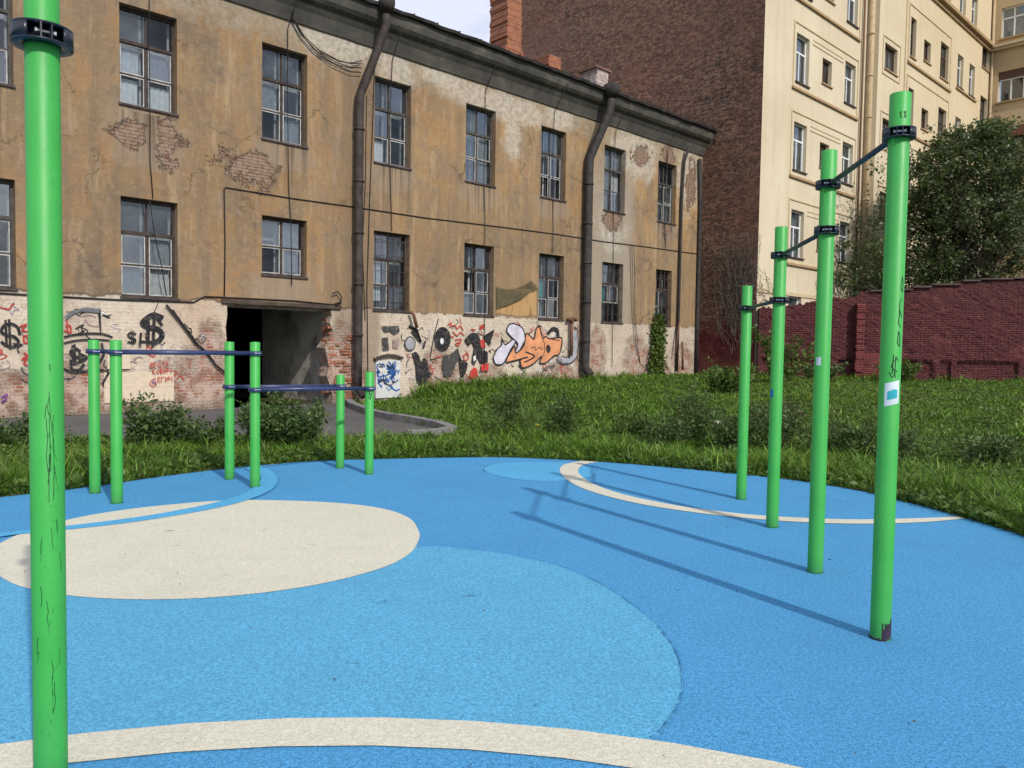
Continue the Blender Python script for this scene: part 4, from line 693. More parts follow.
# gate panel in its niche, meter box
M_DOOR = plain('white_metal_door', (.55, .56, .55), .6, .15)
gd = MB().box(11.84, 12.66, 17.95, 18.0, .08, 1.12); gt = gd.build('hatch_door', M_DOOR, house, HO, 'low white metal hatch covered in blue tags')
a_ = MB(); 
for k in range(9):
    u0, u1 = k/9, (k+1)/9; z0 = 1.12+.11*math.sin(PI*u0); z1 = 1.12+.11*math.sin(PI*u1)
    a_.box(11.78+.94*u0, 11.78+.94*u1, 17.90, 18.0, z0, z0+.07)
a_.build('hatch_arch', M_DARKP, house, HO)
tg = MB(); r = random.Random(5); blues = [(.01, .05, .22), (.02, .12, .40), (.02, .03, .06)]
mats_b = [plain('spray_navy', blues[0], .7), plain('spray_blue', blues[1], .7), plain('spray_ink', blues[2], .7)]
def ribbon(mb, pts, w_, y, jag=0):
    P = [Vector((p[0], 0, p[1])) for p in pts]
    for k in range(len(P)-1):
        d = P[k+1]-P[k]
        if d.length < 1e-6: continue
        d.normalize(); q = Vector((-d.z, 0, d.x))*w_/2; a, b = P[k]-d*w_*.35, P[k+1]+d*w_*.35; yy = y-.0004*(k % 3)
        mb.face([(v.x, yy, v.z) for v in (a-q, b-q, b+q, a+q)])
for k in range(46):
    tg.cur = r.choice([0, 1, 1, 2]); x = r.uniform(11.88, 12.5); z = r.uniform(.35, 1.05)
    pts = [(x, z)]
    for q in range(r.randint(2, 4)): x = min(12.62, max(11.87, x+r.uniform(-.12, .14))); z = min(1.08, max(.14, z+r.uniform(-.11, .11))); pts.append((x, z))
    ribbon(tg, pts, r.uniform(.018, .04), 17.945-k*.0003)
tg.build('spray_tag', mats_b, gt, HO)
M_BOXM = plain('meter_box_paint', (.60, .50, .38), .8, .1)
bx_ = MB().box(5.06, 5.52, 17.955, 18.0, .93, 1.32); bx_.build('meter_box', M_BOXM, house, HO)
MB().box(5.0, 6.45, 17.975, 18.0, .2, .86).box(5.0, 6.45, 17.97, 18.0, .205+.33, .215+.33).build('boarded_panel', M_BOXM, house, HO)

# graffiti (flat paint on the wall)
GC = {'black': (.018, .018, .022), 'red': (.48, .04, .03), 'white': (.74, .74, .74), 'purple': (.17, .05, .22), 'slate': (.13, .15, .17), 'soot': (.06, .06, .06), 'mauve': (.33, .24, .23), 'greyp': (.36, .36, .40), 'lilac': (.60, .58, .68), 'orange': (.68, .29, .14)}
GL = {'scrawl': 'thin scrawled tags scattered over the wall foot', 'dollar': 'black dollar sign at the far left of the wall', 'face': 'black line drawing of a hat over a face', 'red_tag': 'red scribbled signs beside the drawn face', 'dollar_small': 'small thin black dollar sign', 'dollar_big': 'heavy black dollar sign below the window', 'writing': 'red handwritten Cyrillic words', 'throwup': 'large black and red letter shapes', 'red_scrawl': 'thin red scrawl and star', 'orange': 'orange and lilac outlined lettering with a grey hook'}
gm = {k: None for k in GC}
for k, c in GC.items():
    t = NT('spray_'+k, .75, .25); cc = t.ramp(t.noise(3, 6), [(.3, tuple(q*.75 for q in c)), (.7, tuple(min(1, q*1.15) for q in c))])
    # worn paint lets the wall show through in specks
    tr = t.n('ShaderNodeBsdfTransparent'); ms = t.n('ShaderNodeMixShader'); t.put(ms.inputs[0], t.ss(t.noise(7, 9, .8), .54 if k in ('soot', 'mauve', 'greyp') else .60, .60 if k in ('soot', 'mauve', 'greyp') else .66))
    cc = t.mix(t.ma('MULTIPLY', t.ss(t.noise(14, 6, .8), .52, .60), .35), cc, (.30, .25, .21))
    t.put(t.b.inputs['Base Color'], cc); t.t.links.new(t.b.outputs[0], ms.inputs[1]); t.t.links.new(tr.outputs[0], ms.inputs[2])
    t.t.links.new(ms.outputs[0], t.t.nodes['Material Output'].inputs['Surface']); gm[k] = t.m
rg = random.Random(77)
for k_ in range(150):
    x_ = rg.uniform(12.7, 20.1) if k_ < 105 else rg.uniform(3.1, 7.3); z_ = rg.uniform(.5, 2.25); pp_ = [(x_, z_)]
    for q_ in range(rg.randint(2, 6)): x_ += rg.uniform(-.13, .16); z_ += rg.uniform(-.13, .13); pp_.append((x_, min(2.4, max(.3, z_))))
    GRAF.append(('scrawl', 's', rg.choice(['soot', 'soot', 'black', 'red', 'white', 'greyp', 'mauve']), rg.uniform(.012, .03), pp_))
pieces = {}
for n_, (pc_, kd, col, w_, pts) in enumerate(GRAF): pieces.setdefault(pc_, []).append((kd, col, w_, pts))
keys = list(GC)
for pc_, items in pieces.items():
    mb = MB(); y = 17.966 if pc_ != 'scrawl' else 17.991
    for kd, col, w_, pts in items:
        y -= .0013 if pc_ != 'scrawl' else .00008
        mb.cur = keys.index(col)
        if kd == 'p':
            mb.loops(pts, [], lambda x, z: (x, y, z))
            if w_:
                mb.cur = 0; y -= .002; ribbon(mb, spline(pts, 3), w_, y)
        else:
            pp = spline(pts, 4, False) if pc_ != 'writing' else pts; w_ = w_ if pc_ != 'writing' else .015
            ribbon(mb, pp, w_, y)
    mb.build('graffiti', [gm[k] for k in keys], house, HO, GL[pc_])
# ------------------------------------------------------------------ apartment block with its bare brick end wall
AO = (32.0, 15.4, 0.0)
apt = empty('apartment_block', W(32, 15.4), RZ, 'tall cream apartment block with a bare sooty brick end wall above the old house', 'apartment building')
t = NT('cream_render', .9, .15); x, y, z = t.xyz()
cc = t.ramp(t.noise(.25, 6, .6), [(.3, (.55, .46, .32)), (.55, (.64, .56, .41)), (.75, (.69, .61, .46))])
cc = t.mix(t.ma('MULTIPLY', t.ss(t.noise(1, 6, .6, stretch=(2.5, 2.5, .18)), .5, .72), .35), cc, (.42, .35, .24))
cc = t.mix(t.ma('MULTIPLY', t.ss(t.noise(2.5, 7, .65), .55, .7), .25), cc, (.45, .40, .30))
cc = t.mix(t.ma('MULTIPLY', t.ss(x, 3, 14), .5), cc, (.58, .46, .28))
M_CREAM = t.out(cc, t.bump(t.noise(8, 5), .25, .02))
M_TRIM = plain('cream_trim', (.55, .45, .29), .9, .12, 3); M_TAN = plain('tan_trim', (.36, .25, .14), .9, .15, 3)
t = NT('wing_render', .9, .15)
cc = t.ramp(t.noise(.3, 6, .6), [(.3, (.44, .33, .19)), (.7, (.54, .42, .26))]); M_WING = t.out(cc)
# sooty brick
t = NT('sooty_brick', .93, .12); x, y, z = t.xyz()
zz = z; pz = z; py = t.ma('ADD', y, 15.4)
vec = t.comb(y, z, 0)
b1, bf = t.brick(vec, .27, .085, .014, (.44, .215, .135), (.095, .055, .042), (.27, .20, .155))
n1 = t.noise(.35, 8, .65); n2 = t.noise(1.3, 8, .68, stretch=(1, .6, 1.6)); n3 = t.noise(14, 6, .85, stretch=(1, .45, 1.1))
c = t.mix(t.ma('MULTIPLY', t.ss(n3, .50, .54), .82), b1, (.036, .026, .023))
c = t.mix(t.ma('MULTIPLY', t.ss(n1, .44, .62), .25), c, (.22, .085, .058))
c = t.mix(t.ma('MULTIPLY', t.ss(t.noise(5.5, 6, .8), .54, .57), .6), c, (.44, .28, .18))
c = t.mix(t.ma('MULTIPLY', t.ss(n2, .54, .68), .5), c, (.045, .033, .03))
c = t.mix(t.ma('MULTIPLY', t.ss(t.noise(20, 4, .8), .62, .72), .5), c, (.30, .25, .20))
lite = t.ma('MULTIPLY', t.ss(py, 21, 26), t.ss(t.noise(.8, 6, .6, stretch=(1, .3, 2.2)), .42, .6)); c = t.mix(t.ma('MULTIPLY', lite, .5), c, (.24, .15, .115))
rb = t.ss(t.ma('ADD', pz, t.ma('MULTIPLY', t.ma('SUBTRACT', t.noise(1.6, 6, .65), .5), 1.9)), 2.75, 2.2)
redc = t.ramp(t.noise(3, 7, .65), [(.3, (.10, .02, .024)), (.6, (.20, .036, .04)), (.75, (.27, .075, .068))])
redc = t.mix(t.ma('MULTIPLY', bf, .7), redc, (.10, .02, .022)); c = t.mix(rb, c, redc)
c = t.mix(t.ma('MULTIPLY', t.ss(t.noise(.22, 5, .6), .42, .6), .35), c, (.25, .125, .09)); c = t.mix(t.ma('MULTIPLY', t.ss(py, 21, 15.5), .3), c, (.03, .022, .02)); h = t.ma('ADD', t.ma('MULTIPLY', bf, -1.2), t.ma('MULTIPLY', n3, 1.2))
M_SBRK = t.out(c, t.bump(h, 1, .03))
ZA = 24.5; YB = 29.6
gw = MB(); gw.face([(27.6, YB, -.5), (27.6, 15.4, -.5), (27.6, 15.4, ZA), (27.6, YB, ZA)])
gw.face([(27.6, YB, -.5), (27.6, YB, ZA), (54, YB, ZA), (54, YB, -.5)]); gw.face([(27.6, 15.4, ZA), (54.5, 15.4, ZA), (54.5, YB, ZA), (27.6, YB, ZA)])
gw.build('end_wall', M_SBRK, apt, AO, 'windowless dark brick end wall, painted red at its foot')

M_WF = plain('white_window_frame', (.74, .75, .76), .5, .06); M_WFB = plain('brown_window_frame', (.09, .05, .035), .7, .2)
M_CURT2 = plain('net_curtain', (.45, .46, .47), .9, .2, 4)
awins = []   # (s0,s1,z0,z1,kind,plane)
for r_ in range(-2, 4):
    zt = 14.5-3.55*r_ if r_ > -3 else 0
    if zt > 23: continue
    if zt < 3: continue
    awins += [(30.18, 31.30, zt-1.95, zt, 'white', 15.4), (34.75, 35.85, zt-1.75, zt+.08, 'white', 15.4), (32.53, 33.42, zt-1.45, zt-.38, 'brown', 15.4)]
def sc(v): return v*.9795
def scz(v): return 1.5+(v-1.5)*.9795
Yp = 15.08
for zt in (16.58, 13.0, 9.45, 5.9): awins.append((sc(39.05), sc(40.6), scz(zt-1.25), scz(zt), 'brown', Yp))
for zt in (18.75, 15.2, 11.65, 8.1, 22.75):
    awins += [(sc(42.2), sc(42.95), scz(zt-2.0), scz(zt), 'brown', Yp), (sc(44.1), sc(45.1), scz(zt-1.7), scz(zt-.6), 'brown', Yp), (sc(46.6), sc(47.9), scz(zt-1.95), scz(zt), 'brown' if zt < 22 else 'white', Yp),
              (sc(49.4), sc(50.4), scz(zt-1.75), scz(zt+.08), 'white', Yp), (sc(51.5), sc(52.5), scz(zt-1.75), scz(zt+.08), 'white', Yp)]
for zt in (21.2, 17.5): awins.append((sc(53.75), 54.0, scz(zt-2.0), scz(zt), 'brown', Yp))
def grid_wall(mb, s0, s1, z0, z1, y, holes, rd):
    S = sorted({s0, s1, *[h_[0] for h_ in holes], *[h_[1] for h_ in holes]}); Zs = sorted({z0, z1, *[h_[2] for h_ in holes], *[h_[3] for h_ in holes]})
    for a, b in zip(S[:-1], S[1:]):
        for c, d in zip(Zs[:-1], Zs[1:]):
            if any(h_[0] < (a+b)/2 < h_[1] and h_[2] < (c+d)/2 < h_[3] for h_ in holes): continue
            mb.face([(a, y, c), (b, y, c), (b, y, d), (a, y, d)])
    for p0, p1, q0, q1 in [h_[:4] for h_ in holes]:
        mb.face([(p0, y, q0), (p1, y, q0), (p1, y+rd, q0), (p0, y+rd, q0)]); mb.face([(p0, y, q1), (p0, y+rd, q1), (p1, y+rd, q1), (p1, y, q1)])
        mb.face([(p0, y, q0), (p0, y+rd, q0), (p0, y+rd, q1), (p0, y, q1)]); mb.face([(p1, y, q0), (p1, y, q1), (p1, y+rd, q1), (p1, y+rd, q0)])
fw_ = MB(); SP = 37.5
grid_wall(fw_, 27.6, SP, -.5, ZA, 15.4, [w_ for w_ in awins if w_[5] == 15.4], .26)
grid_wall(fw_, SP, 54.2, -.5, ZA, Yp, [w_ for w_ in awins if w_[5] == Yp], .26)
fw_.face([(SP, 15.4, -.5), (SP, Yp, -.5), (SP, Yp, ZA), (SP, 15.4, ZA)])
fw_.build('wall', M_CREAM, apt, AO)
def apt_window(s0, s1, z0, z1, kind, y):
    yy = y+.16; fwd = .06; h = z1-z0; m = (s0+s1)/2; mt = M_WF if kind == 'white' else M_WFB
    f = MB().box(s0, s0+fwd, yy, yy+.06, z0, z1).box(s1-fwd, s1, yy, yy+.06, z0, z1).box(s0+fwd, s1-fwd, yy, yy+.06, z1-fwd, z1).box(s0+fwd, s1-fwd, yy, yy+.06, z0, z0+fwd)
    if h > 1.3:
        tz = z0+h*.66; f.box(s0+fwd, s1-fwd, yy-.005, yy+.055, tz-.035, tz+.035); f.box(m-.03, m+.03, yy+.003, yy+.053, z0+fwd, tz-.035)
    else: f.box(m-.025, m+.025, yy+.003, yy+.053, z0+fwd, z1-fwd)
    win = f.build('window', mt, apt, AO)
    MB().face([(s0+.02, yy+.03, z0+.02), (s1-.02, yy+.03, z0+.02), (s1-.02, yy+.03, z1-.02), (s0+.02, yy+.03, z1-.02)]).build('pane', M_GLASS2, win, AO)
    MB().box(s0-.06, s1+.06, y-.07, y+.16, z0-.045, z0+.008).build('sill', M_TAN if kind != 'white' else M_SILL, win, AO)
    r = MB(); a, b, y2 = s0-.1, s1+.1, yy+.6
    r.face([(a, y2, z0-.1), (b, y2, z0-.1), (b, y2, z1+.1), (a, y2, z1+.1)])
    for sx in (a, b): r.face([(sx, yy+.11, z0-.1), (sx, y2, z0-.1), (sx, y2, z1+.1), (sx, yy+.11, z1+.1)])
    for zx in (z0-.1, z1+.1): r.face([(a, yy+.11, zx), (b, yy+.11, zx), (b, y2, zx), (a, y2, zx)])
    r.build('dim_room', M_ROOM, win, AO)
    if kind == 'white' or random.random() < .4:
        c_ = MB(); zc = z0+h*random.choice([0, 0, .35]); A, B = (s0, s0+(s1-s0)*random.choice([.3, .45, 1])) if random.random() < .5 else (s0+(s1-s0)*.6, s1)
        n = 10
        for k in range(n):
            p, q = A+(B-A)*k/n, A+(B-A)*(k+1)/n; c_.face([(p, yy+.16+.02*(k % 2), zc), (q, yy+.16+.02*((k+1) % 2), zc), (q, yy+.16+.02*((k+1) % 2), z1), (p, yy+.16+.02*(k % 2), z1)])
        c_.build('curtain', M_CURT2, win, AO)
for w_ in awins: apt_window(*w_)
# raised panels round the window groups
tr = MB(); tr.cur = 0
def frame_rect(mb, s0, s1, z0, z1, y, wd=.07, dp=.035):
    mb.box(s0, s0+wd, y-dp, y+.01, z0, z1).box(s1-wd, s1, y-dp, y+.01, z0, z1).box(s0+wd, s1-wd, y-dp, y+.01, z1-wd, z1).box(s0+wd, s1-wd, y-dp, y+.01, z0, z0+wd)
for r_ in range(-1, 3):
    zt = 14.5-3.55*r_
    frame_rect(tr, 29.92, 36.1, zt-2.2, zt+.42, 15.4, .06); tr.box(31.6, 34.5, 15.38, 15.41, zt+.06, zt+.11).box(31.55, 34.5, 15.375, 15.41, zt-.12, zt-.08)
    tr.cur = 1; tr.box(29.86, 36.15, 15.31, 15.41, zt-2.30, zt-2.21); tr.cur = 0
for zt in (18.75, 15.2, 11.65, 8.1): 
    frame_rect(tr, sc(41.9), sc(48.2), scz(zt-2.3), scz(zt+.6), Yp, .06); tr.cur = 1; tr.box(sc(41.8), sc(48.3), Yp-.09, Yp+.01, scz(zt-2.42), scz(zt-2.31)); tr.box(sc(49.2), sc(52.8), Yp-.09, Yp+.01, scz(zt-1.95), scz(zt-1.86)); tr.cur = 0
for zt in (16.58, 13.0, 9.45, 5.9): frame_rect(tr, sc(38.75), sc(40.95), scz(zt-1.55), scz(zt+.3), Yp, .06)
tr.cur = 1; tr.box(sc(41.2), 54.19, Yp-.10, Yp+.01, 20.05, 20.25).box(sc(41.2), 54.19, Yp-.28, Yp+.01, 20.25, 20.42); tr.cur = 0; tr.box(sc(41.2), 54.19, Yp-.22, Yp+.01, 20.42, 20.52)
tr.box(sc(41.5), sc(41.75), Yp-.05, Yp+.01, -.3, 20.04)
tr.box(27.62, 37.4, 15.36, 15.41, 3.85, 4.0)
tr.build('trim', [M_TRIM, M_TAN], apt, AO)
M_DP = plain('cream_downpipe', (.46, .35, .21), .7, .2, 4)
dp = MB().tube([(36.95, 15.2, ZA), (36.95, 15.2, 0)], .13, 12)
zq = 3.0
while zq < 24: dp.lathe([(.132, -.04), (.155, -.04), (.155, .04), (.132, .04)], 12, c=(36.95, 15.2, zq)); zq += 1.9
dp.build('downpipe', M_DP, apt, AO)
MB().tube([(36.35, 15.3, ZA), (36.35, 15.3, 0)], .05, 6).build('downpipe', plain('brown_pipe', (.16, .09, .05), .7), apt, AO)
MB().tube([(54.12, Yp-.13, ZA), (54.12, Yp-.13, 0)], .08, 8).build('downpipe', M_DP, apt, AO)
# wing at right, facing the camera's left
wg = MB(); YW = [14.6, 12.7]
def wing_face(yA, yB, z0, z1): wg.face([(54.2, yA, z0), (54.2, yB, z0), (54.2, yB, z1), (54.2, yA, z1)])
wh = [(12.6, 14.55, 20.75, 22.55), (12.6, 14.6, 16.95, 18.75), (12.6, 14.4, 13.3, 15.15), (12.6, 14.5, 9.6, 11.4)]
ys_ = sorted({15.2, 7.0, 12.6, 14.55, 14.6, 14.4, 14.5}); zs2 = sorted({-.5, ZA, *[q for h_ in wh for q in h_[2:4]]})
for a, b in zip(ys_[:-1], ys_[1:]):
    for c, d in zip(zs2[:-1], zs2[1:]):
        if any(h_[0] <= (a+b)/2 <= h_[1] and h_[2] < (c+d)/2 < h_[3] for h_ in wh): continue
        wing_face(b, a, c, d)
for a, b, c, d in wh:
    for zx in (c, d): wg.face([(54.2, a, zx), (54.5, a, zx), (54.5, b, zx), (54.2, b, zx)])
    for yx in (a, b): wg.face([(54.2, yx, c), (54.5, yx, c), (54.5, yx, d), (54.2, yx, d)])
wg.face([(54.2, 7, -.5), (60, 7, -.5), (60, 7, ZA), (54.2, 7, ZA)]); wg.face([(54.2, 7, ZA), (60, 7, ZA), (60, 29, ZA), (54.2, 15.2, ZA)])
wg.build('wing_wall', M_WING, apt, AO)
for k, (a, b, c, d) in enumerate(wh):
    mt = M_WF if k != 2 else M_WFB; f = MB(); x0, x1 = 54.34, 54.42; top = d if k != 1 else d-.45
    f.box(x0, x1, a, a+.07, c, top).box(x0, x1, b-.07, b, c, top).box(x0, x1, a, b, c, c+.07).box(x0, x1, a, b, top-.07, top)
    for q in (1, 2): yy = b-(b-a)*q/3; f.box(x0, x1-.01, yy-.035, yy+.035, c, top)
    if k == 0: f.box(x0, x1-.012, a, b, c+1.15, c+1.22)
    win = f.build('window', mt, apt, AO)
    g_ = MB().face([(54.38, a, c), (54.38, b, c), (54.38, b, top), (54.38, a, top)]); g_.build('pane', M_GLASS2, win, AO)
    r = MB().face([(54.9, a, c), (54.9, b, c), (54.9, b, d), (54.9, a, d)]); r.build('dim_room', M_ROOM, win, AO)
    if k == 1: MB().box(54.25, 54.45, a, b, top, d).build('awning', M_WFB, win, AO)
    if k == 0:
        c_ = MB()
        for q in range(16): y0_, y1_ = b-(b-a)*q/16, b-(b-a)*(q+1)/16; c_.face([(54.6+.03*(q % 2), y0_, c), (54.6+.03*((q+1) % 2), y1_, c), (54.6+.03*((q+1) % 2), y1_, d), (54.6+.03*(q % 2), y0_, d)])
        c_.build('curtain', M_CURT2, win, AO)
    MB().box(54.08, 54.36, a-.05, b+.1, c-.1, c-.005).build('sill', M_TAN, win, AO)
M_BALC = plain('maroon_awning', (.16, .06, .045), .8, .2)
MB().box(54.05, 54.19, 12.5, 14.55, 14.75, 15.35).build('canopy', M_BALC, apt, AO)
MB().box(53.95, 54.19, 7, 15.0, 20.05, 20.2).box(53.82, 54.19, 7, 15.0, 20.2, 20.34).build('string_course', M_TRIM, apt, AO)

# ------------------------------------------------------------------ red garden wall
A_ = W(27.55, 15.25); Bx = Vector((24.5, 27.0, 0)); dv = (Bx-A_); Lw = dv.length; ang = math.atan2(dv.y, dv.x)
def nfun(seed):
    r = np.random.default_rng(seed); K = [(r.uniform(.4, 5), r.uniform(.4, 6), r.uniform(0, 6.28), 1) for _ in range(26)]
    def f(u, v):
        s = 0
        for a, b, p, q in K: s = s+np.sin(u*a*1.7+v*b*1.3+p+np.sin(u*b+v*a))/(1+.5*(a+b))
        return s/3
    return f
nf = nfun(4)
t = NT('maroon_brick', .9, .2); x, y, z = t.xyz(); vec = t.comb(x, z, 0)
b, bf = t.brick(vec, .27, .083, .012, (.150, .046, .048), (.115, .035, .038), (.035, .015, .016))
n1 = t.noise(.7, 7, .65); n2 = t.noise(2.6, 8, .7)
flat = t.ma('MULTIPLY', t.ss(t.ma('ADD', n1, t.ma('MULTIPLY', n2, .3)), .66, .76), .8)
paint = t.ramp(n2, [(.3, (.095, .028, .031)), (.55, (.150, .047, .049)), (.75, (.22, .10, .093))])
c = t.mix(flat, b, paint)
c = t.mix(t.ma('MULTIPLY', t.ss(n2, .55, .72), .4), c, (.33, .13, .115))
c = t.mix(t.ma('MULTIPLY', t.ss(t.noise(1.5, 7, .7, stretch=(1, 1, 2.2)), .56, .66), .75), c, (.055, .018, .02))
c = t.mix(t.ma('MULTIPLY', t.ss(z, 3.0, 4.2), .5), c, (.10, .045, .042))
c = t.mix(t.ma('MULTIPLY', t.ss(t.ma('ADD', z, t.ma('MULTIPLY', n2, 1.0)), 1.5, .7), .5), c, (.10, .035, .033))
h = t.ma('ADD', t.ma('MULTIPLY', t.ma('MULTIPLY', bf, t.ma('SUBTRACT', 1.0, flat)), -1.1), t.ma('ADD', n2, t.noise(16, 6, .7)))
M_MAR = t.out(c, t.bump(h, 1, .045))
def wall_top(u): return 3.25+.38*sst(u, .5, 3.2)+(.22*sst(u, 3.55, 3.65))+.47*sst(u, 3.7, 8.5)
nu, nv = 300, 70; U = np.linspace(0, Lw, nu); V = np.linspace(0, 1, nv)
UU, VV = np.meshgrid(U, V); top = wall_top(UU)+.035*np.sign(nf(UU*5, 0))*1.0+.03*nf(UU*9, 3)
ZZ = -.2+VV*(top+.2)
dep = .018*nf(UU*1.2, ZZ*1.6)+.022*np.round(nf(UU*3.1, ZZ*7)*1.5)/1.5+.012*(rng.random(UU.shape)-.5)-.12*sst(ZZ, 1.35, 1.15)*sst(nf(UU*1.3, 2)+.1, -.1, .1)
YY = -dep-.0
rw = MB(); rw.v = list(zip(UU.ravel().tolist(), YY.ravel().tolist(), ZZ.ravel().tolist()))
for j in range(nv-1):
    for i in range(nu-1): a = j*nu+i; rw.f.append((a, a+1, a+nu+1, a+nu)); rw.mi.append(0); rw.sm.append(False)
base = len(rw.v)
for i in range(nu): rw.v += [(UU[-1, i], .42, ZZ[-1, i]-.02), (UU[-1, i], .42, -.3)]
for i in range(nu-1):
    a = (nv-1)*nu+i; rw.f.append((a, a+1, base+2*(i+1), base+2*i)); rw.f.append((base+2*i, base+2*i+2, base+2*i+3, base+2*i+1)); rw.mi += [0, 0]; rw.sm += [False]*2
gwall = empty('garden_wall', A_, ang, 'uneven maroon painted brick wall running right from the apartment block below the tree', 'wall')
rw.build('brickwork', M_MAR, gwall)
pr = MB(); z = 0
while z < 3.35:
    j = lambda a: random.uniform(-a, a)
    pr.box(3.5+j(.02), 3.78+j(.03), -.30+j(.03), -.02, z, z+.081); z += .083
z = .2
while z < 1.5: pr.box(3.8+j(.03), 5.0+j(.05), -.13+j(.02), -.0, z, z+.081); z += .083
pr.build('pier', bare_brick('pale_maroon_brick', (.26, .075, .072), (.20, .055, .055), (.08, .03, .03)), gwall)
cp = MB(); u = 4.0
while u < Lw-1: zt = float(wall_top(u))+.0; l_ = random.uniform(.5, 1.1); cp.box(u, u+l_-.02, -.10, .45, zt+.005, zt+.05+random.uniform(0, .02)); u += l_
cp.build('coping', plain('wall_coping', (.10, .075, .07), .9, .3), gwall)

# ------------------------------------------------------------------ vegetation
def leaf_mat(name, cols, rough=.5, trans=.25):
    t = NT(name, rough, .35)
    g = t.n('ShaderNodeNewGeometry'); f = g.outputs['Random Per Island']
    n = len(cols); c = t.ramp(f, [(i/(n-1) if n > 1 else 0, cc) for i, cc in enumerate(cols)])
    c = t.mix(t.ma('MULTIPLY', t.ss(t.noise(1.1, 4), .4, .65), .35), c, tuple(q*.6 for q in cols[0]))
    tl = t.n('ShaderNodeBsdfTranslucent'); t.put(tl.inputs[0], t.mix(.5, c, (.16, .22, .03))); ms = t.n('ShaderNodeMixShader'); ms.inputs[0].default_value = trans
    t.put(t.b.inputs['Base Color'], c); t.t.links.new(t.b.outputs[0], ms.inputs[1]); t.t.links.new(tl.outputs[0], ms.inputs[2])
    t.t.links.new(ms.outputs[0], t.t.nodes['Material Output'].inputs['Surface']); return t.m
M_BARK = plain('bark', (.075, .06, .048), .9, .35, 6, bump=.6)
M_STEM = plain('weed_stem', (.10, .10, .045), .8, .3)
def np_mesh(name, V, F, mat, parent=None, smooth=False):
    me = bpy.data.meshes.new(name); nV = len(V); nF = len(F); k = F.shape[1]
    me.vertices.add(nV); me.vertices.foreach_set('co', V.astype(np.float32).ravel())
    me.loops.add(nF*k); me.loops.foreach_set('vertex_index', F.astype(np.int32).ravel())
    me.polygons.add(nF); me.polygons.foreach_set('loop_start', np.arange(0, nF*k, k, dtype=np.int32))
    try: me.polygons.foreach_set('loop_total', np.full(nF, k, dtype=np.int32))
    except Exception: pass
    me.materials.append(mat); me.update(calc_edges=True); me.validate()
    o = bpy.data.objects.new(name, me); COL.objects.link(o)
    if parent: o.parent = parent
    return o
def leaves(C, size, aspect=.5, droop=0, updir=None, spread=1.0):
    """C (n,3) centres -> diamond leaves with a fold (2 tris each sharing the midrib)."""
    n = len(C); d = rng.normal(size=(n, 3)); d[:, 2] = d[:, 2]*.6-droop
    if updir is not None: d = d*spread+updir
    d /= np.linalg.norm(d, axis=1)[:, None]
    s = np.cross(d, rng.normal(size=(n, 3))); s /= np.linalg.norm(s, axis=1)[:, None]; nn = np.cross(d, s)
    L_ = (size*rng.uniform(.6, 1.35, n))[:, None]
    a = C; b = C+d*L_; m1 = C+d*L_*.45+s*L_*aspect*.5+nn*L_*.08; m2 = C+d*L_*.45-s*L_*aspect*.5+nn*L_*.08
    V = np.stack([a, m1, b, m2], 1).reshape(-1, 3); i = np.arange(n)*4
    return V, np.stack([i, i+1, i+2, i+3], 1)

# the tree behind the maroon wall
TP = (19.9, 34.0)
tree = empty('tree', (TP[0], TP[1], .4), 0, 'dark leafy tree rising behind the maroon wall in front of the cream block', 'tree')
tr_ = MB(); random.seed(11); tips = []
def crown_r(z):   # radius of the crown at height z (m above the base)
    h = (z-1.2)/(11.3-1.2)
    return 4.1*math.sqrt(max(0, 1-h))*(.55+.45*min(1, h*4+.2))+.15 if 0 < h < 1 else .2
def limb(p, d, r, ln, lev):
    pts = [p]; rs = [r]; n = 6
    for k in range(n):
        d = (d+Vector((random.uniform(-.16, .16), random.uniform(-.16, .16), random.uniform(-.04, .12)))).normalized()
        p = p+d*ln/n; pts.append(p); rs.append(r*(1-.75*(k+1)/n))
        if lev >= 2: tips.append((p.copy(), lev))
        if lev < 3 and k >= 1:
            for _ in range(2 if lev else 3):
                a = random.uniform(0, 2*PI); dd = Vector((math.cos(a), math.sin(a), random.uniform(.25, .9)))
                dd = (dd*.8+d*.45).normalized()
                rem = crown_r(p.z)-math.hypot(p.x, p.y)
                l2 = ln*random.uniform(.4, .6) if lev else max(.7, rem*random.uniform(.7, 1.05))
                if random.random() < .8: limb(p, dd, rs[-1]*.55+.004, min(l2, 3.2), lev+1)
    tr_.tube(pts, rs, 6 if lev < 2 else 4, cap=False)
for k in range(6):
    a = k*PI/3+.4; limb(Vector((.25*math.cos(a), .25*math.sin(a), 0)), Vector((.16*math.cos(a), .16*math.sin(a), 1)).normalized(), .13, random.uniform(7.0, 9.2) if k else 9.9, 0)
tr_.build('trunk', M_BARK, tree)
T_ = np.array([tuple(p) for p, l in tips]); T_ = T_[T_[:, 2] > 1.9]
def env(z): h = np.clip((z-1.2)/10.3, 0, 1); return 4.7*np.power(1-h, .50)*(.8+.2*np.minimum(1, h*4))+.1
T_ = T_[np.hypot(T_[:, 0], T_[:, 1]) < env(T_[:, 2])]
nc = 1450; zc_ = 1.9+9.1*rng.random(nc)**1.1; rr_ = env(zc_)*np.sqrt(rng.uniform(.12, 1.0, nc)); aa_ = rng.uniform(0, 2*PI, nc)
lump = 1+.10*np.sin(aa_*3+zc_*1.1)+.10*np.sin(aa_*5-zc_*2.0)
Kc = np.stack([rr_*lump*np.cos(aa_), rr_*lump*np.sin(aa_), zc_], 1)
keep = (np.sin(Kc[:, 0]*2.3+1)+np.sin(Kc[:, 1]*2.6)+np.sin(Kc[:, 2]*2.2+Kc[:, 0])) > -.75; Kc = Kc[keep]
